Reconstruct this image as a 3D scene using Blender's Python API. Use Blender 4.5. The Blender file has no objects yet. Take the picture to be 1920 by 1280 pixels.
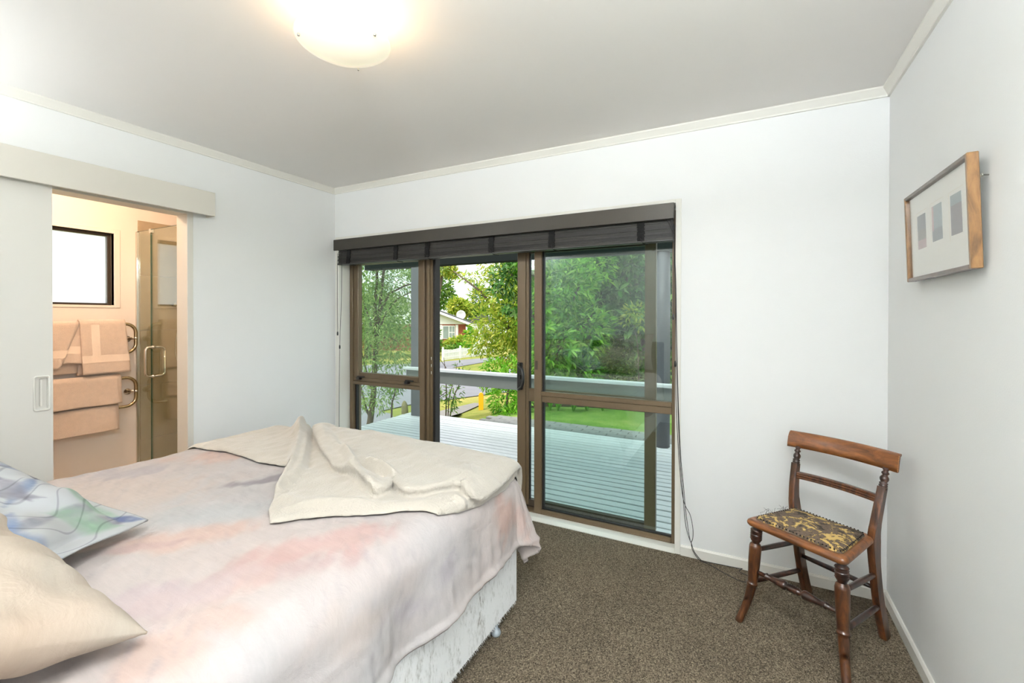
import bpy, math, random
import numpy as np
from mathutils import Vector, noise, Matrix

# ------------------------------------------------------------------ camera, world, light, exposure
SC = bpy.context.scene
COL = SC.collection
FPX, YAW, PITCH, ROLL, CYPX, CAMH = 839.45, 0.4786, 0.00581, 0.00143, 599.35, 1.3284
XL, XR, YB, YR, H = -3.060, 0.596, 2.661, -0.34, 2.40     # room: left, right, back (door) wall, rear wall, ceiling

cam_d = bpy.data.cameras.new('camera')
cam = bpy.data.objects.new('camera', cam_d)
COL.objects.link(cam)
cam_d.sensor_width = 36.0
cam_d.lens = FPX / 1920 * 36.0
cam_d.shift_y = -(640 - CYPX) / 1920.0
cam_d.clip_start = 0.02
cam_d.clip_end = 400
cF = Vector((-math.sin(YAW) * math.cos(PITCH), math.cos(YAW) * math.cos(PITCH), -math.sin(PITCH)))
cR = Vector((math.cos(YAW), math.sin(YAW), 0))
cU = cR.cross(cF)
cR2 = math.cos(ROLL) * cR + math.sin(ROLL) * cU
cU2 = math.cos(ROLL) * cU - math.sin(ROLL) * cR
rot = Matrix((cR2, cU2, -cF)).transposed()
cam.matrix_world = Matrix.Translation((0, 0, CAMH)) @ rot.to_4x4()
SC.camera = cam

def ray(px, py):
    return cF + cR2 * ((px - 960) / FPX) - cU2 * ((py - CYPX) / FPX)
def at(px, py, d):
    """point seen at pixel px,py at depth d metres along the view axis"""
    return Vector((0, 0, CAMH)) + ray(px, py) * d
def on(px, py, ax, v):
    """point seen at pixel px,py on the plane ax = v"""
    r = ray(px, py); i = 'xyz'.index(ax)
    return Vector((0, 0, CAMH)) + r * ((v - (0, 0, CAMH)[i]) / r[i])

world = bpy.data.worlds.new('world')
SC.world = world
world.use_nodes = True
wn = world.node_tree.nodes
wn['Background'].inputs['Color'].default_value = (0.93, 0.97, 1.0, 1)
wn['Background'].inputs['Strength'].default_value = 1.30

sun_d = bpy.data.lights.new('sun', 'SUN')
sun_d.energy = 2.5
sun_d.angle = math.radians(25)
sun_d.color = (1.0, 0.96, 0.88)
sun = bpy.data.objects.new('sun', sun_d)
sun.rotation_euler = (math.radians(36), 0, math.radians(-14))
sun.location = (0, 10, 12)
COL.objects.link(sun)

def area(name, loc, rot, sx, sy, power, col):
    d = bpy.data.lights.new(name, 'AREA')
    d.shape = 'RECTANGLE'; d.size = sx; d.size_y = sy; d.energy = power; d.color = col
    o = bpy.data.objects.new(name, d)
    o.location = loc; o.rotation_euler = rot
    COL.objects.link(o)
    return o
# added fill light in an unseen window (right wall, beside the camera)
WY0, WY1, WZ0, WZ1 = -0.26, 1.26, 0.85, 2.12
area('window_fill', (XR + 0.10, (WY0 + WY1) / 2, (WZ0 + WZ1) / 2), (0, math.radians(90), 0), WZ1 - WZ0 - .06, WY1 - WY0 - .06, 6, (0.88, 0.95, 1.0))
# added fill light in an unseen doorway behind the camera
HX0, HX1, HZ1 = -.24, .54, 2.02
area('hall_fill', ((HX0 + HX1) / 2, YR - .14, HZ1 / 2 + .12), (math.radians(-90), 0, 0), HX1 - HX0 - .04, HZ1 - .30, 20, (0.92, 0.97, 1.0))
# added unseen fill lamps aimed up from the rear wall, behind the camera
UPS = ((.02, 2.07, 106, -4), (-2.88, 1.96, 15, -14))
for ux, uz, up_, ut in UPS:
    area('rear_fill', (ux, YR + .12, uz + .03), (math.radians(180 + ut), 0, 0), .24, .13, up_, (0.89, 0.95, 1.0)).data.spread = math.radians(178)   # nearly full spread, so the fill reaches the far ceiling

SC.view_settings.view_transform = 'Standard'
SC.view_settings.look = 'None'
SC.view_settings.gamma = 1.0
SC.view_settings.use_curve_mapping = False
SC.view_settings.exposure = 0.57

# ------------------------------------------------------------------ helpers
def tag(o, label=None, cat=None, group=None, kind=None):
    if label: o['label'] = label
    if cat: o['category'] = cat
    if group: o['group'] = group
    if kind: o['kind'] = kind
    return o
def empty(name, loc=(0, 0, 0), rz=0.0, parent=None):
    o = bpy.data.objects.new(name, None)
    COL.objects.link(o); o.location = loc; o.rotation_euler = (0, 0, rz)
    if parent: o.parent = parent
    o.empty_display_size = 0.1
    return o

class MB:
    """collects shapes, then builds ONE mesh object"""
    def __init__(s): s.v = []; s.f = []; s.sm = []
    def add(s, vs, fs, smooth=False):
        n = len(s.v); s.v += [tuple(v) for v in vs]
        s.f += [tuple(i + n for i in f) for f in fs]; s.sm += [smooth] * len(fs)
        return s
    def box(s, x0, x1, y0, y1, z0, z1, b=0.0):
        if b <= 0:
            vs = [(x, y, z) for z in (z0, z1) for y in (y0, y1) for x in (x0, x1)]
            return s.add(vs, [(0, 2, 3, 1), (4, 5, 7, 6), (0, 1, 5, 4), (2, 6, 7, 3), (0, 4, 6, 2), (1, 3, 7, 5)])
        # chamfered box: 24 verts
        vs = []; idx = {}
        for iz, z in enumerate((z0, z1)):
            for iy, y in enumerate((y0, y1)):
                for ix, x in enumerate((x0, x1)):
                    sx, sy, sz = (1 - 2 * ix) * b, (1 - 2 * iy) * b, (1 - 2 * iz) * b
                    for a, p in enumerate(((x, y + sy, z + sz), (x + sx, y, z + sz), (x + sx, y + sy, z))):
                        idx[(ix, iy, iz, a)] = len(vs); vs.append(p)
        I = lambda ix, iy, iz, a: idx[(ix, iy, iz, a)]
        fs = []
        for e in (0, 1):
            q = [I(e, 0, 0, 0), I(e, 1, 0, 0), I(e, 1, 1, 0), I(e, 0, 1, 0)]; fs.append(q if e else q[::-1])
            q = [I(0, e, 0, 1), I(1, e, 0, 1), I(1, e, 1, 1), I(0, e, 1, 1)]; fs.append(q[::-1] if e else q)
            q = [I(0, 0, e, 2), I(1, 0, e, 2), I(1, 1, e, 2), I(0, 1, e, 2)]; fs.append(q if e else q[::-1])
        for a in (0, 1):
            for c in (0, 1):
                fs.append([I(0, a, c, 1), I(1, a, c, 1), I(1, a, c, 2), I(0, a, c, 2)])
                fs.append([I(a, 0, c, 0), I(a, 1, c, 0), I(a, 1, c, 2), I(a, 0, c, 2)])
                fs.append([I(a, c, 0, 0), I(a, c, 1, 0), I(a, c, 1, 1), I(a, c, 0, 1)])
        for ix in (0, 1):
            for iy in (0, 1):
                for iz in (0, 1): fs.append([I(ix, iy, iz, 0), I(ix, iy, iz, 1), I(ix, iy, iz, 2)])
        return s.add(vs, fs)
    def prism(s, pts, ax, a0, a1, smooth=False):
        """extrude a 2-D outline along axis ax (other two axes in xyz order)"""
        n = len(pts); vs = []
        for a in (a0, a1):
            for p in pts:
                q = list(p); q.insert('xyz'.index(ax), a); vs.append(tuple(q))
        fs = [tuple(range(n))[::-1], tuple(range(n, 2 * n))]
        s.add(vs, fs)
        k = len(s.v) - 2 * n
        for i in range(n):
            s.f.append((k + i, k + (i + 1) % n, k + n + (i + 1) % n, k + n + i)); s.sm.append(smooth)
        return s
    def sweep(s, pts, rad, seg=10, sec=None, up=(0, 0, 1), smooth=True, cap=True):
        """tube along pts; rad is a number, list of numbers or list of (a,b) half-sizes; sec an optional unit outline"""
        P = [Vector(p) for p in pts]; n = len(P)
        if not isinstance(rad, (list, tuple)): rad = [rad] * n
        if sec is None: sec = [(math.cos(2 * math.pi * k / seg), math.sin(2 * math.pi * k / seg)) for k in range(seg)]
        m = len(sec); vs = []; U = Vector(up)
        prev = None
        for i in range(n):
            t = (P[min(i + 1, n - 1)] - P[max(i - 1, 0)])
            if t.length < 1e-9: t = prev or Vector((0, 0, 1))
            t.normalize(); prev = t
            a = U.cross(t)
            if a.length < 1e-3: a = Vector((1, 0, 0)).cross(t)
            if a.length < 1e-3: a = Vector((0, 1, 0)).cross(t)
            a.normalize(); b = t.cross(a)
            if not hasattr(s, '_') : pass
            r = rad[i]; ra, rb = (r if isinstance(r, (tuple, list)) else (r, r))
            for (c, d) in sec: vs.append(P[i] + a * (c * ra) + b * (d * rb))
        fs = []
        for i in range(n - 1):
            for k in range(m):
                k2 = (k + 1) % m
                fs.append((i * m + k, i * m + k2, (i + 1) * m + k2, (i + 1) * m + k))
        s.add(vs, fs, smooth)
        if cap: s.f += [tuple(range(len(s.v) - n * m, len(s.v) - n * m + m))[::-1], tuple(range(len(s.v) - m, len(s.v)))]; s.sm += [False, False]
        return s
    def lathe(s, prof, seg=24, o=(0, 0, 0), smooth=True):
        """prof: list of (radius, z) bottom to top"""
        m = seg; vs = []
        for (r, z) in prof:
            for k in range(m):
                a = 2 * math.pi * k / m
                vs.append((o[0] + r * math.cos(a), o[1] + r * math.sin(a), o[2] + z))
        fs = [(i * m + k, i * m + (k + 1) % m, (i + 1) * m + (k + 1) % m, (i + 1) * m + k) for i in range(len(prof) - 1) for k in range(m)]
        return s.add(vs, fs, smooth)
    def ball(s, c, r, seg=10, rings=6, sc=(1, 1, 1)):
        prof = [(max(1e-4, math.cos(t)), math.sin(t)) for t in [(-math.pi / 2 + math.pi * i / rings) for i in range(rings + 1)]]
        k = len(s.v); s.lathe(prof, seg)
        for i in range(k, len(s.v)):
            v = s.v[i]; s.v[i] = (c[0] + v[0] * r * sc[0], c[1] + v[1] * r * sc[1], c[2] + v[2] * r * sc[2])
        return s
    def grid(s, fn, nu, nv, smooth=True, closed_u=False):
        vs = [fn(i / (nu - 1), j / (nv - 1)) for j in range(nv) for i in range(nu)]
        fs = [(j * nu + i, j * nu + i + 1, (j + 1) * nu + i + 1, (j + 1) * nu + i) for j in range(nv - 1) for i in range(nu - 1)]
        return s.add(vs, fs, smooth)
    def mesh(s, name):
        me = bpy.data.meshes.new(name)
        me.from_pydata(s.v, [], s.f)
        me.polygons.foreach_set('use_smooth', s.sm)
        me.update()
        return me
    def build(s, name, m, parent=None, loc=None):
        o = bpy.data.objects.new(name, s.mesh(name))
        COL.objects.link(o)
        if m: o.data.materials.append(m)
        if parent: o.parent = parent
        if loc: o.location = loc
        return o

def link_copy(o, parent=None, loc=None, rot=None):
    c = o.copy(); COL.objects.link(c)
    if parent: c.parent = parent
    if loc is not None: c.location = loc
    if rot is not None: c.rotation_euler = rot
    return c

# ------------------------------------------------------------------ materials
def srgb(r, g, b):
    f = lambda c: (c / 255) / 12.92 if c / 255 <= 0.04045 else ((c / 255 + 0.055) / 1.055) ** 2.4
    return (f(r), f(g), f(b), 1)
def nd(nt, t, **kw):
    n = nt.nodes.new(t)
    for k, v in kw.items():
        if k in n.inputs: n.inputs[k].default_value = v
        else: setattr(n, k, v)
    return n
def base(name):
    m = bpy.data.materials.new(name); m.use_nodes = True
    return m, m.node_tree, m.node_tree.nodes['Principled BSDF']
def mat(name, col, rough=0.6, metal=0.0, var=0.0, vscale=8.0, bump=0.0, bscale=60.0, stretch=(1, 1, 1), col2=None, spec=0.5, sheen=0.0, coords='Object', detail=6.0, lo=0.35, hi=0.65):
    m, nt, b = base(name)
    b.inputs['Roughness'].default_value = rough
    b.inputs['Metallic'].default_value = metal
    b.inputs['Specular IOR Level'].default_value = spec
    if sheen: b.inputs['Sheen Weight'].default_value = sheen
    tc = nd(nt, 'ShaderNodeTexCoord'); mp = nd(nt, 'ShaderNodeMapping')
    mp.inputs['Scale'].default_value = stretch
    nt.links.new(tc.outputs[coords], mp.inputs['Vector'])
    if var > 0 or col2:
        n = nd(nt, 'ShaderNodeTexNoise', Scale=vscale, Detail=detail, Roughness=0.6)
        nt.links.new(mp.outputs[0], n.inputs['Vector'])
        r = nd(nt, 'ShaderNodeValToRGB')
        c2 = col2 or tuple(c * (1 - var) for c in col[:3]) + (1,)
        r.color_ramp.elements[0].color = c2; r.color_ramp.elements[1].color = col
        r.color_ramp.elements[0].position = lo; r.color_ramp.elements[1].position = hi
        nt.links.new(n.outputs['Fac'], r.inputs[0]); nt.links.new(r.outputs[0], b.inputs['Base Color'])
    else: b.inputs['Base Color'].default_value = col
    if bump > 0:
        n2 = nd(nt, 'ShaderNodeTexNoise', Scale=bscale, Detail=4.0)
        nt.links.new(mp.outputs[0], n2.inputs['Vector'])
        bp = nd(nt, 'ShaderNodeBump', Strength=bump, Distance=0.01)
        nt.links.new(n2.outputs['Fac'], bp.inputs['Height']); nt.links.new(bp.outputs[0], b.inputs['Normal'])
    return m

M = {}
M['wall'] = mat('wall_paint', srgb(241, 242, 241), 0.75, var=0.015, vscale=2, bump=0.05, bscale=220)
M['ceil'] = mat('ceiling_paint', srgb(241, 238, 234), 0.85, var=0.01, vscale=2)
M['trim'] = mat('trim_paint', srgb(234, 232, 224), 0.4, var=0.01, vscale=3)
M['door'] = mat('door_paint', srgb(228, 226, 219), 0.45, var=0.01, vscale=3)
M['pel'] = mat('pelmet_paint', srgb(222, 218, 208), 0.5, var=0.01, vscale=3)
M['bathwall'] = mat('bathroom_paint', srgb(236, 226, 216), 0.6, var=0.01, vscale=3)
M['bronze'] = mat('bronze_anodised_aluminium', srgb(106, 89, 66), 0.42, 0.15, var=0.12, vscale=6, stretch=(1, 1, 0.1))
M['bronze_d'] = mat('dark_bronze', srgb(66, 56, 45), 0.45, 0.2, var=0.1, vscale=6)
M['rubber'] = mat('black_rubber', srgb(22, 22, 22), 0.6, var=0.1)
M['black'] = mat('black_plastic', srgb(30, 30, 31), 0.35, var=0.1)
M['chrome'] = mat('chrome', srgb(215, 212, 205), 0.12, 1.0, var=0.02)
M['brass'] = mat('warm_chrome_tube', srgb(190, 172, 140), 0.14, 1.0, var=0.03)
M['pelmet'] = mat('dark_bronze_pelmet', srgb(62, 58, 51), 0.42, 0.3, var=0.1, vscale=300, detail=2)
def slat_mat():
    m, nt, b = base('black_stained_bamboo')
    g_ = nd(nt, 'ShaderNodeNewGeometry'); r = nd(nt, 'ShaderNodeValToRGB'); e = r.color_ramp.elements
    e[0].color = srgb(14, 13, 12); e[1].color = srgb(70, 66, 60); k = e.new(.5); k.color = srgb(36, 34, 31)
    tc = nd(nt, 'ShaderNodeTexCoord'); mp = nd(nt, 'ShaderNodeMapping'); mp.inputs['Scale'].default_value = (2.5, 1, 90)
    n = nd(nt, 'ShaderNodeTexNoise', Scale=3.0, Detail=4.0); nt.links.new(tc.outputs['Object'], mp.inputs[0]); nt.links.new(mp.outputs[0], n.inputs[0])
    ad = nd(nt, 'ShaderNodeMath', operation='MULTIPLY_ADD'); ad.inputs[1].default_value = .5
    sb = nd(nt, 'ShaderNodeMath', operation='SUBTRACT'); sb.inputs[1].default_value = .25
    nt.links.new(n.outputs[0], sb.inputs[0])
    nt.links.new(g_.outputs['Random Per Island'], ad.inputs[0]); nt.links.new(sb.outputs[0], ad.inputs[2]); nt.links.new(ad.outputs[0], r.inputs[0])
    nt.links.new(r.outputs[0], b.inputs['Base Color']); b.inputs['Roughness'].default_value = .6
    return m
M['slat'] = slat_mat()
M['slat_b'] = mat('black_painted_slat', srgb(58, 60, 58), 0.4, var=0.2, vscale=20)
M['tape'] = mat('black_yarn', srgb(16, 16, 16), 0.95, var=0.3, vscale=200, bump=0.5, bscale=400)
M['cord'] = mat('black_cord', srgb(40, 38, 40), 0.8, var=0.2, vscale=100)
M['metal'] = mat('steel', srgb(160, 160, 158), 0.3, 1.0, var=0.05)

def carpet():
    m, nt, b = base('speckled_brown_carpet')
    tc = nd(nt, 'ShaderNodeTexCoord')
    v = nd(nt, 'ShaderNodeTexVoronoi', Scale=260.0)
    n = nd(nt, 'ShaderNodeTexNoise', Scale=120.0, Detail=4.0)
    n2 = nd(nt, 'ShaderNodeTexNoise', Scale=3.0, Detail=3.0)
    for k in (v, n, n2): nt.links.new(tc.outputs['Object'], k.inputs['Vector'])
    r = nd(nt, 'ShaderNodeValToRGB')
    e = r.color_ramp.elements
    e[0].position = 0.0; e[0].color = srgb(58, 50, 40)
    e[1].position = 1.0; e[1].color = srgb(180, 164, 138)
    for p, c in ((0.3, srgb(93, 83, 69)), (0.55, srgb(123, 111, 93)), (0.8, srgb(143, 130, 109))):
        k = e.new(p); k.color = c
    nt.links.new(v.outputs['Color'], r.inputs[0])
    mx = nd(nt, 'ShaderNodeMix', data_type='RGBA', blend_type='MULTIPLY')
    mx.inputs[0].default_value = 1.0
    r2 = nd(nt, 'ShaderNodeMapRange'); r2.inputs[1].default_value = 0.3; r2.inputs[2].default_value = 0.7; r2.inputs[3].default_value = 0.62; r2.inputs[4].default_value = 0.77
    nt.links.new(n2.outputs['Fac'], r2.inputs[0])
    nt.links.new(r.outputs[0], mx.inputs[6]); nt.links.new(r2.outputs[0], mx.inputs[7])
    nt.links.new(mx.outputs[2], b.inputs['Base Color'])
    b.inputs['Roughness'].default_value = 0.95; b.inputs['Specular IOR Level'].default_value = 0.1
    bp = nd(nt, 'ShaderNodeBump', Strength=0.9, Distance=0.006)
    nt.links.new(n.outputs['Fac'], bp.inputs['Height']); nt.links.new(bp.outputs[0], b.inputs['Normal'])
    return m
M['carpet'] = carpet()

def pane(name, tint, refl=1.0):
    m = bpy.data.materials.new(name); m.use_nodes = True
    nt = m.node_tree; nt.nodes.clear()
    o = nd(nt, 'ShaderNodeOutputMaterial'); t = nd(nt, 'ShaderNodeBsdfTransparent'); g = nd(nt, 'ShaderNodeBsdfGlossy')
    t.inputs[0].default_value = tint; g.inputs['Roughness'].default_value = 0.0
    g.inputs[0].default_value = (1, 1, 1, 1)
    lw = nd(nt, 'ShaderNodeLayerWeight')                       # Schlick reflectance from the facing angle
    pw = nd(nt, 'ShaderNodeMath', operation='POWER'); pw.inputs[1].default_value = 5.0
    mu = nd(nt, 'ShaderNodeMath', operation='MULTIPLY_ADD'); mu.inputs[1].default_value = .96; mu.inputs[2].default_value = .04 * refl
    mx = nd(nt, 'ShaderNodeMixShader')
    nt.links.new(lw.outputs['Facing'], pw.inputs[0]); nt.links.new(pw.outputs[0], mu.inputs[0]); nt.links.new(mu.outputs[0], mx.inputs[0])
    nt.links.new(t.outputs[0], mx.inputs[1]); nt.links.new(g.outputs[0], mx.inputs[2]); nt.links.new(mx.outputs[0], o.inputs[0])
    return m
M['glass'] = pane('tinted_float_glass', (0.87, 0.94, 0.925, 1), 1.6)      # per face: a pane has two
M['glass_clear'] = pane('clear_shower_glass', (0.90, 0.95, 0.91, 1), 1.6)
M['glass_pic'] = pane('picture_glass', (0.98, 0.98, 0.98, 1), 1.0)
# ------------------------------------------------------------------ the setting
def struct(name, mb, m, parent=None, label=None):
    o = mb.build(name, m, parent)
    if not parent: o['kind'] = 'structure'
    if label: o['label'] = label
    return o
BX0, BX1 = -4.56, XL - 0.11          # bathroom inner faces
DY0, DY1, DZ = 0.74, 1.536, 1.975    # bathroom doorway in the left wall
GX0, GX1, GZ1 = -3.004, -0.342, 1.972  # opening of the sliding door in the back wall
GY = YB + 0.10                       # inner face of the aluminium joinery

struct('floor', MB().box(XL, XR, YR, YB, -0.06, 0.0), M['carpet'], label='speckled brown carpet')
struct('ceiling', MB().box(XL - .11, XR + .12, YR - .1, YB + .19, H, H + .1), M['ceil'], label='off white painted ceiling')
w = MB()
w.box(XL - .11, XL, YR, DY0, -.06, H).box(XL - .11, XL, DY1, YB, -.06, H).box(XL - .11, XL, DY0, DY1, DZ, H)
struct('wall_left', w, M['wall'], label='white painted wall with bathroom doorway')
w = MB()
w.box(XL - .11, GX0, YB, YB + .19, -.06, H).box(GX1, XR + .12, YB, YB + .19, -.06, H).box(GX0, GX1, YB, YB + .19, GZ1, H)
struct('wall_back', w, M['wall'], label='white painted wall around the glass door')
w = MB()
w.box(XR, XR + .12, YR, WY0, -.06, H).box(XR, XR + .12, WY1, YB, -.06, H).box(XR, XR + .12, WY0, WY1, -.06, WZ0).box(XR, XR + .12, WY0, WY1, WZ1, H)
struct('wall_right', w, M['wall'], label='white painted wall with the framed picture')
struct('wall_rear', MB().box(XL - .11, HX0, YR - .1, YR, -.06, H).box(HX1, XR + .12, YR - .1, YR, -.06, H).box(HX0, HX1, YR - .1, YR, HZ1, H), M['wall'], label='white painted wall behind the bed head')
# unseen hall box, added to keep sun and sky out of the doorway
struct('wall_hall_added', MB().box(HX0 - .3, HX1 + .3, -1.75, -1.65, -.06, H).box(HX0 - .4, HX0 - .3, -1.75, YR - .1, -.06, H).box(HX1 + .3, HX1 + .4, -1.75, YR - .1, -.06, H).box(HX0 - .4, HX1 + .4, -1.75, YR - .1, H, H + .1), M['wall'])
struct('floor_hall_added', MB().box(HX0 - .4, HX1 + .4, -1.75, YR, -.12, -.001), M['carpet'])
# unseen window frame added around the fill light beside the camera
w1 = empty('window_added', (XR + .03, (WY0 + WY1) / 2, WZ0)); tag(w1, 'added window frame for the fill light beside the camera', kind='structure')
hw = (WY1 - WY0) / 2; hz = WZ1 - WZ0
for (a0, a1, c0, c1) in ((-hw, -hw + .035, 0, hz), (hw - .035, hw, 0, hz), (-hw + .035, hw - .035, 0, .035), (-hw + .035, hw - .035, hz - .035, hz)):
    MB().box(0, .05, a0, a1, c0, c1, .003).build('window_frame', M['bronze'], w1)

# cornices (coving)
cv = [(0, 0), (.030, 0), (.030, -.008), (.010, -.036), (.010, -.044), (0, -.044)]
def cornice(name, ax, sgn, wallpos, a0, a1):
    mb = MB()
    if ax == 'x': mb.prism([(wallpos + sgn * p, H + q) for p, q in cv], 'x', a0, a1)
    else: mb.prism([(wallpos + sgn * p, H + q) for p, q in cv], 'y', a0, a1)
    return struct(name, mb, M['trim'])
cornice('trim_1', 'x', -1, YB, XL, XR)['label'] = 'white cornice above the glass door'
cornice('trim_2', 'y', 1, XL, YR, YB)['label'] = 'white cornice above the bathroom door'
cornice('trim_3', 'y', -1, XR, YR, YB)['label'] = 'white cornice above the picture wall'
# baseboards
def bb(name, mb): return struct(name, mb, M['trim'])
prof = [(0, 0), (.012, 0), (.012, .048), (.006, .056), (0, .056)]
bb('baseboard_back', MB().prism([(YB - p, q) for p, q in prof], 'x', GX1 + .03, XR))
bb('baseboard_right', MB().prism([(XR - p, q) for p, q in prof], 'y', YR, YB - .012))
bb('baseboard_left', MB().prism([(XL + p, q) for p, q in prof], 'y', DY1 + .035, YB))
# trim round the sliding door opening, and the white sill plate
t4 = empty('trim_4', (GX1, YB, 0)); tag(t4, 'white painted surround of the glass door', kind='structure')
def wmat(o):
    m = Matrix.LocRotScale(o.location, o.rotation_euler, o.scale)
    return wmat(o.parent) @ o.matrix_parent_inverse @ m if o.parent else m
def abs_part(mb, name, m, parent):
    """a part whose vertices are written in room coordinates"""
    o = mb.build(name, m) if isinstance(mb, MB) else mb
    o.parent = parent
    o.matrix_parent_inverse = wmat(parent).inverted()
    return o
abs_part(MB().box(GX1 - .002, GX1 + .028, YB - .008, YB + .10, 0, GZ1 + .021, .002), 'jamb_trim', M['trim'], t4)
abs_part(MB().box(XL + .012, GX0 + .002, YB - .008, YB + .10, 0, GZ1 + .021, .002), 'jamb_trim', M['trim'], t4)
abs_part(MB().box(GX0 + .002, GX1 - .002, YB - .008, YB + .10, GZ1 - .002, GZ1 + .021, .002), 'head_trim', M['trim'], t4)
abs_part(MB().prism([(YB - .010, -.03), (YB - .010, .004), (YB + .03, .010), (YB + .10, .002), (YB + .10, -.03)], 'x', GX0, GX1), 'sill_plate', M['trim'], t4)

# ---- bathroom beyond the doorway
struct('floor_bathroom', MB().box(BX0, BX1 , 0.2, 2.64, -.06, -.005), mat('bathroom_floor_tile', srgb(190, 180, 165), .4, var=.1))
struct('ceiling_bathroom', MB().box(BX0 - .1, BX1, 0.1, 2.74, H, H + .1), M['bathwall'])
BW0, BW1, BWZ0, BWZ1 = 0.85, 1.745, 1.42, 2.003
w = MB()
w.box(BX0 - .12, BX0, .2, BW0, 0, H).box(BX0 - .12, BX0, BW1, 2.64, 0, H).box(BX0 - .12, BX0, BW0, BW1, 0, BWZ0).box(BX0 - .12, BX0, BW0, BW1, BWZ1, H)
wb = struct('wall_bathroom', w, M['bathwall'], label='bathroom wall with frosted window and towel rails')
wbb = struct('wall_bathroom_back', MB().box(BX0, BX1, 2.64, 2.74, 0, H), M['bathwall'], label='tiled wall inside the shower')
struct('wall_bathroom_near', MB().box(BX0, BX1, .1, .2, 0, H), M['bathwall'])
# tiles in the shower
M['tile'] = mat('beige_ceramic_tile', srgb(178, 160, 134), .25, var=.10, vscale=14)
M['grout'] = mat('grout', srgb(150, 138, 120), .9, var=.1)
tw, th = .30, .466
def tiles(parent, ax):
    rows = [2.144 - th * k for k in range(6)]
    rng = random.Random(4)
    meshes = {}
    n = 3 if ax == 'x' else 4
    for zt in rows:
        zb = max(0.0, zt - th)
        if zt <= 0.02: continue
        for k in range(n):
            if ax == 'x':
                y0 = 1.905 + k * tw; y1 = min(y0 + tw, 2.636)
                if y1 - y0 < .02: continue
                o = MB().box(BX0, BX0 + .009, y0 + .0015, y1 - .0015, zb + .0015, zt - .0015, .0015).build('tile', M['tile'], parent)
            else:
                x0 = BX0 + .012 + k * tw; x1 = min(x0 + tw, BX1)
                o = MB().box(x0 + .0015, x1 - .0015, 2.631, 2.64, zb + .0015, zt - .0015, .0015).build('tile', M['tile'], parent)
tiles(wb, 'x'); tiles(wbb, 'y')
# bathroom window
w2 = empty('window_2', (BX0 - .06, (BW0 + BW1) / 2, BWZ0)); tag(w2, 'frosted bathroom window with dark frame', kind='structure')
def frosted():
    m = bpy.data.materials.new('frosted_glass'); m.use_nodes = True
    nt = m.node_tree; nt.nodes.clear()
    o = nd(nt, 'ShaderNodeOutputMaterial'); t = nd(nt, 'ShaderNodeBsdfTranslucent'); p = nd(nt, 'ShaderNodeBsdfRefraction', IOR=1.05, Roughness=0.6)
    t.inputs[0].default_value = (.93, .97, 1, 1)
    tc = nd(nt, 'ShaderNodeTexCoord'); n = nd(nt, 'ShaderNodeTexNoise', Scale=40.0); b = nd(nt, 'ShaderNodeBump', Strength=.2)
    nt.links.new(tc.outputs['Object'], n.inputs[0]); nt.links.new(n.outputs[0], b.inputs['Height']); nt.links.new(b.outputs[0], p.inputs['Normal'])
    mx = nd(nt, 'ShaderNodeMixShader'); mx.inputs[0].default_value = .7
    nt.links.new(t.outputs[0], mx.inputs[1]); nt.links.new(p.outputs[0], mx.inputs[2]); nt.links.new(mx.outputs[0], o.inputs[0])
    return m
M['frost'] = frosted()
abs_part(MB().box(BX0 - .063, BX0 - .060, BW0 + .02, BW1 - .02, BWZ0 + .012, BWZ1 - .02), 'pane', M['frost'], w2)
for b_ in ((BW0, BW0 + .024, BWZ0, BWZ1), (BW1 - .024, BW1, BWZ0, BWZ1), (BW0 + .024, BW1 - .024, BWZ0, BWZ0 + .018), (BW0 + .024, BW1 - .024, BWZ1 - .022, BWZ1)):
    abs_part(MB().box(BX0 - .09, BX0 - .045, b_[0], b_[1], b_[2], b_[3], .002), 'window_frame', M['bronze_d'], w2)
for b_ in ((BW1, BW1 + .04, BWZ0 - .02, BWZ1 + .035), (BW0 - .04, BW0, BWZ0 - .02, BWZ1 + .035), (BW0, BW1, BWZ1, BWZ1 + .035), (BW0, BW1, BWZ0 - .02, BWZ0)):
    abs_part(MB().box(BX0 - .045, BX0 + .008, b_[0], b_[1], b_[2], b_[3], .002), 'window_trim', M['bathwall'], w2)

# ---- bathroom doorway: surround, sliding leaf, track cover
t5 = empty('trim_5', (XL, DY1, 0)); tag(t5, 'cream jamb of the bathroom doorway', kind='structure')
abs_part(MB().box(XL - .115, XL + .006, DY1 - .004, DY1 + .030, 0, DZ, .002), 'jamb_trim', M['pel'], t5)
abs_part(MB().box(XL - .115, XL + .006, DY0, DY1 - .004, DZ - .012, DZ + .02, .002), 'head_trim', M['pel'], t5)
d1 = empty('door_1', (XL + .03, .46, .01)); tag(d1, 'pale sliding bathroom door pushed open along the wall', kind='structure')
DL0, DL1 = 0.0, .912
# leaf with a rectangular hole-like recess for the flush pull
py0, py1, pz0, pz1 = .852, .893, .884, 1.031
lf = MB()
lf.box(XL + .012, XL + .048, DL0, py0, .01, 1.985).box(XL + .012, XL + .048, py1, DL1, .01, 1.985)
lf.box(XL + .012, XL + .048, py0, py1, .01, pz0).box(XL + .012, XL + .048, py0, py1, pz1, 1.985).box(XL + .012, XL + .036, py0, py1, pz0, pz1)
abs_part(lf, 'door_leaf', M['door'], d1)
def rrect(y0, y1, z0, z1, r, n=4):
    pts = []
    for cy, cz, a0 in ((y1 - r, z1 - r, 0), (y0 + r, z1 - r, 90), (y0 + r, z0 + r, 180), (y1 - r, z0 + r, 270)):
        for k in range(n + 1):
            a = math.radians(a0 + 90 * k / n); pts.append((cy + r * math.cos(a), cz + r * math.sin(a)))
    return pts
hp = [(XL + .049, y, z) for y, z in rrect(py0 - .006, py1 + .006, pz0 - .008, pz1 + .008, .008)]
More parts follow.
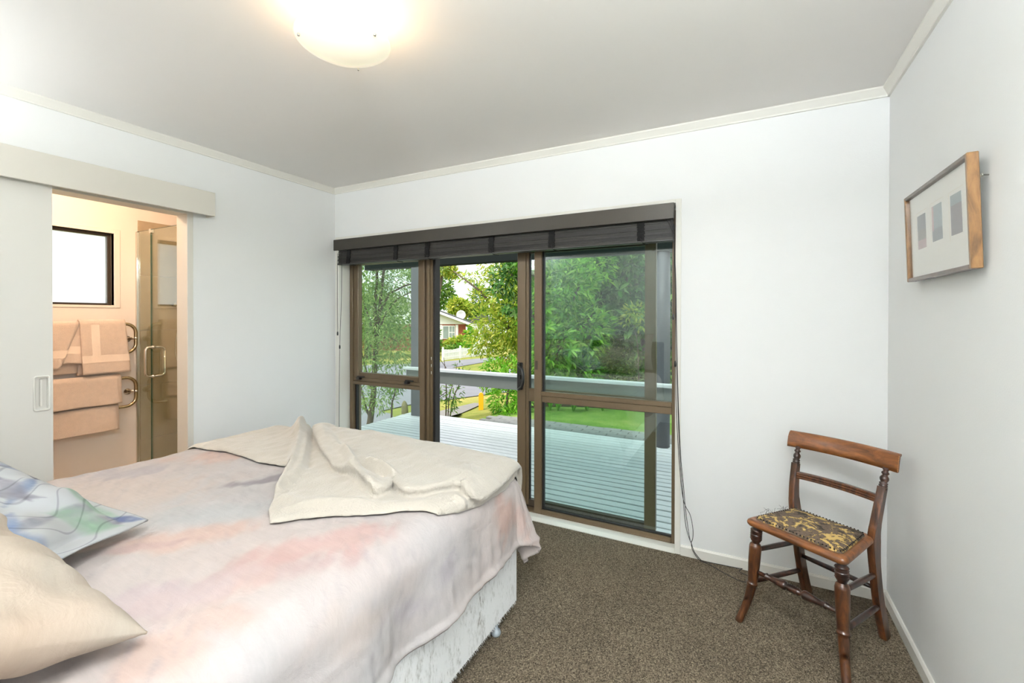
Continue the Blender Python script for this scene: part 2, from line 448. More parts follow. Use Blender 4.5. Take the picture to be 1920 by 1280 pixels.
abs_part(MB().sweep(hp + hp[:1], .0045, 6, up=(1, 0, 0)), 'flush_pull', M['trim'], d1)
abs_part(MB().box(XL + .036, XL + .0475, (py0 + py1) / 2 - .006, (py0 + py1) / 2 + .004, pz0 + .01, pz1 - .006, .002), 'pull_bar', M['trim'], d1)
t6 = empty('trim_6', (XL, .7, 1.96)); tag(t6, 'cream cover board over the sliding door track', kind='structure')
abs_part(MB().box(XL + .072, XL + .09, YR + .02, 1.652, 1.962, 2.110, .002), 'cover_board', M['pel'], t6)
abs_part(MB().box(XL, XL + .072, YR + .02, 1.652, 2.094, 2.110), 'cover_top', M['pel'], t6)
abs_part(MB().box(XL, XL + .072, 1.642, 1.652, 1.962, 2.094), 'cover_end', M['pel'], t6)
abs_part(MB().box(XL + .018, XL + .045, YR + .03, 1.56, 1.992, 2.03), 'door_track', M['metal'], t6)

# ------------------------------------------------------------------ aluminium joinery: awning window, doorway, fixed and sliding panels
d2 = empty('door_2', ((GX0 + GX1) / 2, GY, 0)); tag(d2, 'bronze aluminium glass door set with its sliding panel open', kind='structure')
Y0, Y1 = GY, GY + .10
ZT, ZB = 1.955, -.004
def bar(nm, x0, x1, y0, y1, z0, z1, m='bronze', parent=None, b=.002):
    return abs_part(MB().box(x0, x1, y0, y1, z0, z1, b), nm, M[m], parent or d2)
FL = -2.998; FR = -.346
bar('outer_frame', FL, FL + .034, Y0, Y1, ZB, ZT)
bar('outer_frame', FR - .030, FR, Y0, Y1, ZB, ZT)
bar('outer_frame', FL + .034, FR - .030, Y0, Y1, 1.80, ZT, 'bronze_d')
bar('outer_frame', FL + .034, FR - .030, Y0 - .002, Y1, ZB - .02, ZB + .012, 'bronze')
bar('door_track', FL + .034, FR - .030, Y0 + .062, Y0 + .07, ZB + .012, .022, 'bronze_d', b=.001)
# mullion beside the doorway (stepped profile)
MX0, MX1 = -2.243, -2.113
bar('mullion', MX0, MX0 + .045, Y0, Y1, .012, 1.80)
bar('mullion', MX0 + .045, MX0 + .060, Y0 + .018, Y1, .012, 1.80, 'bronze_d')
bar('mullion', MX0 + .060, MX0 + .088, Y0 + .008, Y1, .012, 1.80)
bar('mullion', MX0 + .088, MX0 + .108, Y0 + .02, Y1, .012, 1.80)
bar('door_seal', MX0 + .108, MX1, Y0 + .03, Y1 - .01, .012, 1.80, 'rubber')
for k, zz in enumerate((.90, .955, 1.01)):
    bar('strike_plate', MX0 + .100, MX0 + .1085, Y0 + .012, Y0 + .020, zz - .012, zz + .012, 'chrome', b=.001)
# window: transom, awning sash, lower pane
bar('transom', FL + .034, MX0, Y0 + .002, Y1, .757, .786)
bar('transom', FL + .034, MX0, Y0 + .010, Y1, .788, .815)
sash = empty('awning_sash', (-2.6, GY, .815)); sash.parent = d2
sash.matrix_parent_inverse = Matrix.Translation(d2.location).inverted()
sx0, sx1, sz0, sz1 = FL + .036, MX0 - .001, .816, 1.80
bar('sash_rail', sx0, sx0 + .05, Y0 + .012, Y0 + .06, sz0, sz1, 'bronze', sash)
bar('sash_rail', sx1 - .022, sx1, Y0 + .012, Y0 + .06, sz0, sz1, 'bronze', sash)
bar('sash_rail', sx0 + .05, sx1 - .022, Y0 + .012, Y0 + .06, sz0, sz0 + .042, 'bronze', sash)
bar('sash_rail', sx0 + .05, sx1 - .022, Y0 + .012, Y0 + .06, sz1 - .03, sz1, 'bronze', sash)
abs_part(MB().box(sx0 + .045, sx1 - .018, Y0 + .046, Y0 + .050, sz0 + .038, sz1 - .026), 'pane', M['glass'], sash)
for xx in (-2.885, -2.365):
    lt = MB().box(xx - .018, xx + .018, Y0 - .022, Y0 + .012, .800, .822, .003).box(xx - .012, xx + .07, Y0 - .018, Y0 - .006, .822, .832, .003)
    abs_part(lt, 'window_catch', M['black'], sash)
abs_part(MB().box(FL + .030, MX0 + .004, Y0 + .040, Y0 + .044, .008, .762), 'pane', M['glass'], d2)
bar('glazing_bead', FL + .034, FL + .050, Y0 + .03, Y0 + .06, .012, .757, 'rubber')
# fixed right panel
PX0, PX1 = -1.262, FR - .030
bar('fixed_stile', PX0, PX0 + .054, Y0 - .002, Y0 + .045, ZB + .012, 1.80)
bar('glazing_bead', PX0 + .054, PX0 + .066, Y0 + .012, Y0 + .04, .03, 1.80, 'rubber')
bar('fixed_rail', PX0 + .054, PX1, Y0 - .002, Y0 + .045, .800, .829)
bar('fixed_rail', PX0 + .054, PX1, Y0 + .004, Y0 + .045, .757, .799)
bar('fixed_rail', PX0 + .054, PX1, Y0 - .002, Y0 + .045, ZB + .012, .033)
bar('glazing_bead', PX0 + .054, PX1, Y0 + .010, Y0 + .03, .033, .043, 'rubber')
abs_part(MB().box(PX0 + .05, PX1 + .004, Y0 + .022, Y0 + .026, .82, 1.805), 'pane', M['glass'], d2)
abs_part(MB().box(PX0 + .05, PX1 + .004, Y0 + .022, Y0 + .026, .028, .765), 'pane', M['glass'], d2)
abs_part(MB().box(PX0 + .008, PX0 + .026, Y0 - .005, Y0 - .002, .975, 1.035, .001), 'lock_plate', M['bronze_d'], d2)
# sliding panel on the outer track, slid to the right
sl = empty('sliding_panel', (-.95, Y0 + .07, .02)); sl.parent = d2
sl.matrix_parent_inverse = Matrix.Translation(d2.location).inverted()
QX0, QX1, QY0, QY1 = -1.416, -.476, Y0 + .050, Y0 + .092
bar('panel_stile', QX0, QX0 + .064, QY0, QY1, .022, 1.80, 'bronze', sl)
bar('panel_stile', QX0 + .064, QX0 + .086, QY0 + .008, QY1, .022, 1.80, 'bronze', sl)
bar('panel_stile', QX1 - .066, QX1, QY0, QY1, .022, 1.80, 'bronze', sl)
bar('panel_rail', QX0 + .086, QX1 - .066, QY0 + .004, QY1, .745, .835, 'bronze', sl)
bar('panel_rail', QX0 + .086, QX1 - .066, QY0 + .004, QY1, .022, .062, 'bronze_d', sl)
bar('panel_rail', QX0 + .086, QX1 - .066, QY0 + .004, QY1, 1.77, 1.80, 'bronze_d', sl)
bar('glazing_bead', QX0 + .086, QX0 + .096, QY0 + .014, QY0 + .03, .06, .745, 'rubber', sl)
bar('glazing_bead', QX0 + .086, QX0 + .096, QY0 + .014, QY0 + .03, .835, 1.77, 'rubber', sl)
abs_part(MB().box(QX0 + .08, QX1 - .06, QY0 + .020, QY0 + .024, .83, 1.775), 'pane', M['glass'], sl)
abs_part(MB().box(QX0 + .08, QX1 - .06, QY0 + .020, QY0 + .024, .055, .75), 'pane', M['glass'], sl)
hd = MB().box(QX0 + .002, QX0 + .044, QY0 - .012, QY0, .822, 1.012, .004)
hp = [(QX0 + .02, QY0 - .010, 1.000), (QX0 + .03, QY0 - .040, .998), (QX0 + .062, QY0 - .052, .970), (QX0 + .072, QY0 - .054, .93), (QX0 + .072, QY0 - .054, .885), (QX0 + .060, QY0 - .05, .850), (QX0 + .03, QY0 - .036, .830), (QX0 + .02, QY0 - .010, .828)]
hd.sweep(hp, [(.009, .013)] * len(hp), 10, up=(0, 1, 0))
hd.box(QX0 + .026, QX0 + .036, QY0 - .022, QY0 - .012, .895, .925, .003)
abs_part(hd, 'handle', M['black'], sl)
# ------------------------------------------------------------------ pelmet and bamboo blind
bl = empty('bamboo_blind', (-1.67, YB - .03, 1.77))
tag(bl, 'rolled up black bamboo blind under a dark pelmet above the glass door', 'blind')
abs_part(MB().box(-3.008, -.346, YB - .062, YB - .048, 1.874, 1.962, .002), 'pelmet', M['pelmet'], bl)
abs_part(MB().box(-3.004, -.35, YB - .048, YB + .02, 1.948, 1.962), 'pelmet_top', M['pelmet'], bl)
rng = random.Random(3)
st = MB()
z = 1.955
BLx0, BLx1 = -2.985, -.352
k = 0
while z > 1.765:
    hgt = rng.choice((.0032, .0038, .0045))
    f = (1.955 - z) / .19
    yy = YB - .020 - .016 * f + rng.uniform(-.004, .003) - (.006 if k % 7 == 0 else 0)
    st.box(BLx0 + rng.uniform(-.004, .004), BLx1 + rng.uniform(-.004, .004), yy, yy + .006, z - hgt, z - .0003)
    z -= hgt + .0006; k += 1
# tucked folds behind, seen from below
for j in range(8):
    y = YB - .030 + j * .0065
    st.box(BLx0 + rng.uniform(-.003, .003), BLx1 + rng.uniform(-.003, .003), y, y + .0055, 1.772 + rng.uniform(0, .006), 1.85)
so = abs_part(st, 'bamboo_slats', M['slat'], bl); so['kind'] = 'stuff'
abs_part(MB().box(-2.99, -.354, YB - .040, YB + .022, 1.757, 1.768, .002), 'bottom_slat', M['slat_b'], bl)
for xx in (-2.86, -2.36, -2.06, -1.52, -1.08, -.53):
    tp = MB()
    for j in range(14):
        zt = 1.872 - j * .0076
        f = (1.955 - zt) / .19
        tp.box(xx - .020 + rng.uniform(-.003, .003), xx + .020 + rng.uniform(-.003, .003), YB - .032 - .016 * f, YB - .028 - .016 * f + .004, zt - .0074, zt, .001)
    abs_part(tp, 'warp_band', M['tape'], bl)
    abs_part(MB().sweep([(xx, YB - .045, 1.79), (xx + .004, YB - .046, 1.768), (xx + .012, YB - .03, 1.753), (xx + .03, YB + .01, 1.751)], .0025, 6, up=(1, 0, 0)), 'lift_cord', M['cord'], bl)
def cord(name, pts, r=.0018, parent=bl, label=None):
    # Catmull-Rom through pts
    P = [Vector(p) for p in pts]; out = []
    for i in range(len(P) - 1):
        p0, p1, p2, p3 = P[max(i - 1, 0)], P[i], P[i + 1], P[min(i + 2, len(P) - 1)]
        for s in range(6):
            t = s / 6
            out.append(.5 * ((2 * p1) + (p2 - p0) * t + (2 * p0 - 5 * p1 + 4 * p2 - p3) * t * t + (3 * p1 - p0 - 3 * p2 + p3) * t ** 3))
    out.append(P[-1])
    mb = MB().sweep(out, r, 6, up=(.3, 1, .2))
    return abs_part(mb, name, M['cord'], parent)
yc = YB - .052
def wp(px, py, y=yc): return on(px, py, 'y', y)
cord('pull_cord', [wp(633, 475), wp(632.5, 560), wp(633, 622)])
cord('pull_cord', [wp(641, 472), wp(640, 560), wp(637, 650), wp(636, 720), wp(636, 830)])
cord('pull_cord', [wp(1249, 411), wp(1259, 430), wp(1264, 460), wp(1263, 592)])
cord('pull_cord', [wp(1257, 411), wp(1262, 440), wp(1266, 500), wp(1267, 680), wp(1268, 760), wp(1273, 860), wp(1281, 935), wp(1294, 965), wp(1299, 990), wp(1299, 1008), wp(1296, 1017)])
cord('pull_cord', [wp(1260, 411), wp(1263, 440), wp(1267, 520), wp(1269, 640), wp(1272, 760), wp(1276, 850), wp(1281, 905), wp(1286, 960), wp(1293, 1008), wp(1296, 1017)])
f0 = lambda px, py, z=.004: on(px, py, 'z', z)
cord('pull_cord', [wp(1261, 412), wp(1264, 450), wp(1268, 600), wp(1270, 720), wp(1274, 840), wp(1280, 920), wp(1285, 980), wp(1292, 1008), wp(1296, 1017), wp(1300, 1030), wp(1306, 1040), f0(1318, 1052), f0(1340, 1056), f0(1380, 1064), f0(1400, 1067), f0(1436, 1073)])
cord('pull_cord', [wp(1296, 1017), wp(1299, 1032), f0(1312, 1050), f0(1330, 1058), f0(1360, 1075), f0(1392, 1090), f0(1410, 1087), f0(1400, 1078), f0(1387, 1072), f0(1392, 1066), f0(1410, 1067)])
def toggle(px, py, y=yc):
    p = wp(px, py, y)
    mb = MB().lathe([(.002, -.016), (.006, -.015), (.0065, 0), (.005, .012), (.003, .016), (.0005, .017)], 10, o=p)
    abs_part(mb, 'cord_toggle', M['black'], bl)
for px, py in ((633, 625), (637, 650), (1263, 594), (1266, 682)): toggle(px, py)
p = f0(1439, 1073, .009)
abs_part(MB().sweep([p + Vector((-.02, .004, 0)), p + Vector((-.015, .003, 0)), p + Vector((.012, -.003, 0)), p + Vector((.026, -.008, -.003))], [.003, .008, .0085, .003], 8), 'cord_toggle', M['black'], bl)
# ------------------------------------------------------------------ bed
BEDX0, BEDX1, BEDY0, BEDY1 = -2.565, -.903, -.23, 1.800
bed = empty('bed', ((BEDX0 + BEDX1) / 2, (BEDY0 + BEDY1) / 2, 0))
tag(bed, 'king size bed base in crushed silver velvet with mattress', 'bed')
def velvet():
    m, nt, b = base('crushed_silver_velvet')
    tc = nd(nt, 'ShaderNodeTexCoord'); mp = nd(nt, 'ShaderNodeMapping'); mp.inputs['Scale'].default_value = (1, 1, .35)
    nt.links.new(tc.outputs['Object'], mp.inputs[0])
    n1 = nd(nt, 'ShaderNodeTexNoise', Scale=26.0, Detail=8.0, Roughness=.75, Distortion=.6)
    n2 = nd(nt, 'ShaderNodeTexNoise', Scale=160.0, Detail=4.0)
    nt.links.new(mp.outputs[0], n1.inputs[0]); nt.links.new(mp.outputs[0], n2.inputs[0])
    ad = nd(nt, 'ShaderNodeMath', operation='MULTIPLY_ADD'); ad.inputs[1].default_value = .45
    nt.links.new(n2.outputs[0], ad.inputs[0]); nt.links.new(n1.outputs[0], ad.inputs[2])
    r = nd(nt, 'ShaderNodeValToRGB'); e = r.color_ramp.elements
    e[0].position = .50; e[0].color = srgb(134, 132, 126); e[1].position = .72; e[1].color = srgb(244, 246, 246)
    k = e.new(.60); k.color = srgb(214, 216, 214)
    nt.links.new(ad.outputs[0], r.inputs[0]); nt.links.new(r.outputs[0], b.inputs['Base Color'])
    b.inputs['Roughness'].default_value = .6; b.inputs['Sheen Weight'].default_value = .5
    bp = nd(nt, 'ShaderNodeBump', Strength=.5, Distance=.008)
    nt.links.new(ad.outputs[0], bp.inputs['Height']); nt.links.new(bp.outputs[0], b.inputs['Normal'])
    return m
M['velvet'] = velvet()
M['mattress'] = mat('mattress_ticking', srgb(228, 226, 222), .8, var=.04)
bm_ = MB().box(BEDX0, BEDX1, BEDY0, BEDY1, .048, .345, .012)
abs_part(bm_, 'bed_base', M['velvet'], bed)
# loose velvet threads along the lower edge
rg = random.Random(8); fr_ = MB()
for k in range(900):
    y = rg.uniform(BEDY0 + .3, BEDY1 - .01); L = rg.uniform(.006, .018)
    x = BEDX1 - .006; z0 = .052 + rg.uniform(-.002, .01)
    dx, dy, dz = rg.uniform(.002, .010), rg.uniform(-.006, .006), -L * rg.uniform(.3, 1)
    fr_.add([(x, y - .0012, z0), (x, y + .0012, z0), (x + dx, y + dy, z0 + dz)], [(0, 1, 2)])
fo = abs_part(fr_, 'frayed_edge', M['velvet'], bed); fo['kind'] = 'stuff'
abs_part(MB().box(BEDX0 + .01, BEDX1 - .012, BEDY0, BEDY1 - .015, .348, .600, .03), 'mattress', M['mattress'], bed)
abs_part(MB().box(BEDX0 - .01, BEDX1 + .01, BEDY0 - .075, BEDY0 - .005, .20, 1.02, .012), 'headboard', mat('charcoal_headboard_fabric', srgb(70, 66, 64), .9, var=.2, vscale=80), bed)
M['castor'] = mat('clear_plastic_castor', srgb(170, 180, 188), .2, var=.1)
for cx_, cy_ in ((BEDX1 - .014, 1.625), (BEDX0 + .06, 1.625), (BEDX1 - .014, .2), (BEDX0 + .06, .2)):
    cm = MB().lathe([(.004, .0), (.018, .001), (.022, .010), (.018, .022), (.010, .028), (.008, .052)], 14, o=(cx_, cy_, 0))
    abs_part(cm, 'castor_foot', M['castor'], bed)

# ---- cloth map shared by the duvet and the throw: cloth coordinates (u, v) -> room
XE0, XE1, YE, RR = -2.49, -.985, 1.735, .10
def fbm(p, o=4): return noise.fractal(Vector(p), 1.0, 2.0, o)
def cloth(u, v, seed=0.0, detail=True):
    ax = u - XE1 if u > XE1 else (XE0 - u if u < XE0 else 0.0)
    sx = 1.0 if u > XE1 else -1.0
    by = v - YE if v > YE else 0.0
    bx_ = min(max(u, XE0), XE1); by_ = min(v, YE)
    d = (ax ** 2.6 + by ** 2.6) ** (1 / 2.6) if (ax > 0 or by > 0) else 0.0
    cu, cv_ = min(max(u, XE0), XE1), min(v, YE)
    puff = .012 * math.sin((cu - XE0) / (XE1 - XE0) * math.pi) + .010 * noise.noise(Vector((cu * 2.2, cv_ * 2.2, 3.1)))
    if detail: puff += .006 * noise.noise(Vector((cu * 7 + cv_ * 3, cv_ * 6 - cu * 4, 1.7)))
    if detail:
        puff += .0035 * noise.noise(Vector((cu * 5 + cv_ * 22, cv_ * 5 - cu * 16, 6.7))) + .0022 * noise.noise(Vector((cu * 30, cv_ * 12, 2.7)))
    zt = .655 + puff
    if d <= 0: return (bx_, by_, zt)
    ang = math.atan2(by, ax) if ax > 0 or by > 0 else 0
    q = d / RR
    if q < math.pi / 2: out = RR * math.sin(q); dn = RR * (1 - math.cos(q))
    else: out = RR; dn = RR + d - RR * math.pi / 2
    hang = max(0.0, d - RR)
    # gathers in the hanging part, strongest at the corner
    par = (v * (1 - by / (d + 1e-6)) - u * (by / (d + 1e-6)))
    out += hang * .07 + hang * .085 * noise.noise(Vector((par * 5.5, 2.0, hang * 2))) + hang * .05 * math.sin(par * 16 + 1.2)
    if detail: out += hang * (0.026 * noise.noise(Vector((par * 26, 5.0, hang * 5))) + 0.018 * noise.noise(Vector((par * 9, hang * 26, 1.0)))) + .010 * math.exp(-((d - .375) / .012) ** 2)
    if ax > 0 and by > 0:
        c = min(ax, by) / max(d, 1e-6)
        out += hang * (.26 * c * math.sin(ang * 4 - .2) + .10 * c)
    return (bx_ + sx * out * math.cos(ang), by_ + out * math.sin(ang), zt - dn)

def proj(p):
    d = Vector(p) - Vector((0, 0, CAMH)); w_ = d.dot(cF)
    return (960 + FPX * d.dot(cR2) / w_, CYPX - FPX * d.dot(cU2) / w_)

def cloth_color(u, v):
    """watercolour print: (r,g,b) sRGB 0..255"""
    n1 = fbm((u * 1.3 + v * .5, v * 1.6 - u * .6, 7.3)); n2 = fbm((u * 5 + v * 3.5, v * 2.2 - u * 1.6, 2.2)); n3 = fbm((u * 16 + v * 12, v * 6 - u * 5, 5.2), 3)
    c = Vector((236, 226, 222))
    c = c.lerp(Vector((246, 224, 212)), min(1, max(0, n1 * .9 + .25)) * .5)
    c = c.lerp(Vector((226, 226, 226)), min(1, max(0, -n1 * 1.2 + n2 * .4)) * .7)
    for (bu, bv, a, l, w_, col, st) in BLOTS:
        du, dv = u - bu, v - bv
        s = (du * math.cos(a) + dv * math.sin(a)) / l; t = (-du * math.sin(a) + dv * math.cos(a)) / w_
        r = math.sqrt(s * s + t * t) + .55 * n2 + .40 * n3
        k = min(1, max(0, (1.05 - r) / .75)); k = k * k * (3 - 2 * k)
        c = c.lerp(Vector(col), k * st * .85)
    n4 = noise.noise(Vector((u * 40 + v * 60, v * 14 - u * 9, 3.3)))
    c = c.lerp(Vector((205, 196, 198)), max(0, n4 * n2 * 2.2) * .5)
    return c * (1 + .015 * n3)
def top(px, py): p = on(px, py, 'z', .665); return p.x, p.y
PEACH, PINK, GREY, LILAC, WARM = (248, 212, 196), (230, 200, 196), (160, 155, 162), (214, 207, 211), (244, 226, 214)
def blot(px, py, ang, l, w_, col, st): u, v = top(px, py); return (u, v, ang, l, w_, col, st)
BLOTS = [blot(200, 940, .9, .42, .30, WARM, .8), blot(240, 880, .6, .26, .10, LILAC, .8), blot(430, 855, .5, .30, .10, PEACH, .7),
         blot(505, 898, .95, .20, .055, GREY, .85), blot(440, 955, .9, .32, .14, (224, 226, 226), .9), blot(330, 1010, 1.0, .26, .075, PEACH, .85),
         blot(255, 1030, 1.0, .16, .03, PINK, .6), blot(470, 1075, .95, .30, .085, PINK, .85), blot(600, 1015, 1.0, .26, .09, (240, 198, 190), .8),
         blot(380, 1110, 1.0, .18, .07, PEACH, .55), blot(430, 1150, .3, .16, .06, PEACH, .6), blot(310, 1215, .6, .10, .07, PEACH, .7), blot(300, 1120, .9, .2, .09, (232, 218, 220), .7),
         (-.80, 1.62, 1.3, .12, .10, (247, 206, 190), .8), (-.70, 1.80, .8, .16, .10, (246, 208, 194), .7), (-.78, 1.20, 1.4, .13, .06, LILAC, .9), (-.74, 1.02, 1.2, .14, .05, LILAC, .8), (-.80, .86, 1.2, .2, .07, WARM, .6)]

def duvet_mat():
    m, nt, b = base('watercolour_print_linen')
    a = nd(nt, 'ShaderNodeVertexColor'); a.layer_name = 'print'
    tc0 = nd(nt, 'ShaderNodeTexCoord'); mp = nd(nt, 'ShaderNodeMapping'); mp.inputs['Rotation'].default_value = (0, 0, .9); mp.inputs['Scale'].default_value = (3, 26, 8)
    ns = nd(nt, 'ShaderNodeTexNoise', Scale=3.0, Detail=10.0, Roughness=.75, Distortion=.4)
    nt.links.new(tc0.outputs['Object'], mp.inputs[0]); nt.links.new(mp.outputs[0], ns.inputs[0])
    mr = nd(nt, 'ShaderNodeMapRange'); mr.inputs[1].default_value = .3; mr.inputs[2].default_value = .7; mr.inputs[3].default_value = .95; mr.inputs[4].default_value = 1.05
    nt.links.new(ns.outputs[0], mr.inputs[0])
    mx = nd(nt, 'ShaderNodeMix', data_type='RGBA', blend_type='MULTIPLY'); mx.inputs[0].default_value = 1.0
    nt.links.new(a.outputs[0], mx.inputs[6]); nt.links.new(mr.outputs[0], mx.inputs[7]); nt.links.new(mx.outputs[2], b.inputs['Base Color'])
    b.inputs['Roughness'].default_value = .85; b.inputs['Specular IOR Level'].default_value = .2
    tc = nd(nt, 'ShaderNodeTexCoord'); n = nd(nt, 'ShaderNodeTexNoise', Scale=16.0, Detail=8.0, Roughness=.65, Distortion=.8)
    nt.links.new(tc.outputs['Object'], n.inputs[0])
    bp = nd(nt, 'ShaderNodeBump', Strength=.32, Distance=.012)
    nt.links.new(n.outputs[0], bp.inputs['Height']); nt.links.new(bp.outputs[0], b.inputs['Normal'])
    return m
M['duvet'] = duvet_mat()
def paint(o, cols):
    at_ = o.data.color_attributes.new('print', 'FLOAT_COLOR', 'POINT')
    f = lambda c: .53 * max(0, c / 255) ** 2.2
    flat = np.ones((len(cols), 4), dtype=np.float32)
    for i, c in enumerate(cols): flat[i, :3] = (f(c[0]), f(c[1]), f(c[2]))
    at_.data.foreach_set('color', flat.ravel())
U0, U1, V0, V1 = XE0 - .36, XE1 + .385, -.05, YE + .385
NU, NV = 300, 280
dm = MB(); vs = []; cols = []
for j in range(NV):
    v = V0 + (V1 - V0) * j / (NV - 1)
    for i in range(NU):
        u = U0 + (U1 - U0) * i / (NU - 1)
        vs.append(cloth(u, v)); cols.append(cloth_color(u, v))
fs = [(j * NU + i, j * NU + i + 1, (j + 1) * NU + i + 1, (j + 1) * NU + i) for j in range(NV - 1) for i in range(NU - 1)]
dm.add(vs, fs, True)
duvet = dm.build('duvet', M['duvet'])
tag(duvet, 'pink and white watercolour print duvet spread over the bed', 'duvet')
paint(duvet, cols)
so_ = duvet.modifiers.new('thickness', 'SOLIDIFY'); so_.thickness = .022; so_.offset = -1; so_.use_rim = True

# ---- throw blanket
gu = np.linspace(XE0 - .30, XE1 + .30, 180); gv = np.linspace(.3, YE + .3, 170)
PT = np.array([[proj(cloth(u, v, detail=False)) for u in gu] for v in gv])
def inv(px, py):
    p = on(px, py, 'z', .678)
    if XE0 - .02 < p.x < XE1 - .02 and p.y < YE - .01: return (p.x, p.y)
    d = (PT[:, :, 0] - px) ** 2 + (PT[:, :, 1] - py) ** 2
    # hidden back side over the foot has larger v: prefer the nearest to the camera
    d = d + (gv[:, None] > YE + .1) * 400
    j, i = np.unravel_index(np.argmin(d), d.shape)
    return (gu[i], gv[j])
near = [(342, 830), (420, 842), (480, 862), (545, 874), (531, 900), (514, 930), (503, 952), (506, 976), (590, 967), (680, 960), (760, 963), (820, 968), (860, 967), (905, 947), (945, 916), (970, 893)]
poly = [(-2.605, 1.275)] + [inv(*p) for p in near[1:]]
poly += [(poly[-1][0] + .01, YE + .10), (poly[-1][0] + .0, YE + .34), (XE0 - .04, YE + .34), (XE0 - .13, YE + .1), (XE0 - .13, poly[0][1] + .05)]
POLY = np.array(poly)
Eline = [inv(*p) for p in ((590, 812), (593, 832), (606, 858), (630, 887), (656, 898), (670, 907), (688, 924), (706, 931), (724, 925), (736, 913), (752, 926), (764, 932), (800, 930), (845, 927), (862, 931), (868, 946), (884, 946), (908, 929), (940, 902), (962, 888))]
Eline = [(Eline[0][0] - .02, YE + .4)] + Eline + [(Eline[-1][0] + .0, YE + .4)]
def pdist(Q, L, closed=False):
    """distance and signed side of points Q to polyline L"""
    L = np.array(L)
    if closed: L = np.vstack([L, L[:1]])
    best = np.full(len(Q), 1e9); side = np.zeros(len(Q)); npt = np.zeros((len(Q), 2)); par = np.zeros(len(Q)); acc = 0.0
    for a, b in zip(L[:-1], L[1:]):
        ab = b - a; ln = np.hypot(*ab) + 1e-9
        t = np.clip(((Q - a) @ ab) / ln ** 2, 0, 1)
        pt = a + t[:, None] * ab
        d = np.hypot(*(Q - pt).T)
        s = ab[0] * (Q[:, 1] - a[1]) - ab[1] * (Q[:, 0] - a[0])
        k = d < best - 1e-9
        best[k] = d[k]; side[k] = np.sign(s[k]); npt[k] = pt[k]; par[k] = acc + t[k] * ln
        acc += ln
    return best, side, npt, par
def inside(Q, P):
    r = np.zeros(len(Q), bool); n = len(P); j = n - 1
    for i in range(n):
        c = ((P[i, 1] > Q[:, 1]) != (P[j, 1] > Q[:, 1])) & (Q[:, 0] < (P[j, 0] - P[i, 0]) * (Q[:, 1] - P[i, 1]) / (P[j, 1] - P[i, 1] + 1e-12) + P[i, 0])
        r ^= c; j = i
    return r
def sstep(x): x = np.clip(x, 0, 1); return x * x * (3 - 2 * x)
cell = .0050
uu = np.arange(POLY[:, 0].min() - cell, POLY[:, 0].max() + 2 * cell, cell); vv = np.arange(POLY[:, 1].min() - cell, POLY[:, 1].max() + 2 * cell, cell)
Q = np.array([(u, v) for v in vv for u in uu]); nu, nv = len(uu), len(vv)
ins = inside(Q, POLY)
bd, _, bp_, _ = pdist(Q, POLY, True)
Q2 = Q.copy(); outm = (~ins) & (bd < 1.6 * cell); Q2[outm] = bp_[outm]
bd2 = np.where(ins, bd, 0.0)
ed, es, _, epar = pdist(Q2, Eline)
EP = np.array(Eline)
sd = np.where(inside(Q2, EP), ed, -ed)                       # > 0 on the upper layer
hgt = .008 + .014 * np.sqrt(np.clip(bd2 / .02, 0, 1))
e0 = epar - (np.hypot(Eline[1][0] - Eline[0][0], Eline[1][1] - Eline[0][1]))
up = sstep((sd + .003) / .012)
# loop of the roll along the first third of the edge
rollw = np.exp(-((e0 - .20) / .24) ** 2)
hgt = hgt + up * (.030 + .012 * np.exp(-np.clip(sd, 0, None) / .03)) + .030 * rollw * np.exp(-((sd - .030) / .024) ** 2) - .012 * rollw * np.exp(-((sd - .078) / .026) ** 2)
def ridge(pts, h, wl, wr=None, noise_=0.0):
    L = [inv(*p) if len(p) == 2 and p[0] > 10 else p for p in pts]
    d, s, _, pr_ = pdist(Q2, L)
    wr = wr or wl
    ln = sum(math.hypot(b[0] - a[0], b[1] - a[1]) for a, b in zip(L[:-1], L[1:]))
    fade = sstep(np.minimum(pr_, ln - pr_) / .04 + .35)
    w_ = np.where(s > 0, wl, wr)
    return 1.35 * h * fade * np.exp(-(d / w_) ** 2)
hgt += ridge([(566, 792), (561, 830), (549, 868), (533, 900), (515, 930)], .030, .022, .016)
hgt += ridge([(578, 800), (576, 835), (566, 872), (552, 900), (538, 915)], .016, .016)
hgt -= ridge([(584, 805), (585, 845), (580, 880)], .010, .020)
hgt += ridge([(566, 786), (560, 800), (558, 820)], .030, .03)
hgt += ridge([(612, 815), (630, 850), (652, 872), (668, 900)], .014, .018)
hgt += ridge([(645, 855), (660, 890), (680, 918), (705, 928)], .020, .018, .012)
hgt += ridge([(688, 878), (712, 888), (738, 908)], .018, .016, .012)
hgt -= ridge([(672, 885), (700, 898), (728, 908)], .014, .018)
hgt += ridge([(520, 935), (560, 945), (620, 948), (690, 944)], .010, .035)
hgt += ridge([(530, 958), (600, 950), (700, 948), (820, 952)], .007, .02)
hgt += ridge([(690, 812), (760, 850), (830, 890), (866, 925)], .006, .05)
hgt += ridge([(845, 940), (858, 955), (864, 945)], .016, .014)
hgt += ridge([(870, 880), (868, 910), (866, 935)], .008, .012)
hgt += ridge([(884, 885), (880, 910), (872, 935)], .007, .010)
cn = np.array([noise.noise(Vector((q[0] * 6, q[1] * 8, 4.4))) * .004 + noise.noise(Vector((q[0] * 19, q[1] * 17, 8.4))) * .0017 for q in Q2])
hgt += cn * sstep(bd2 / .03)
G_ = hgt.reshape(nv, nu)
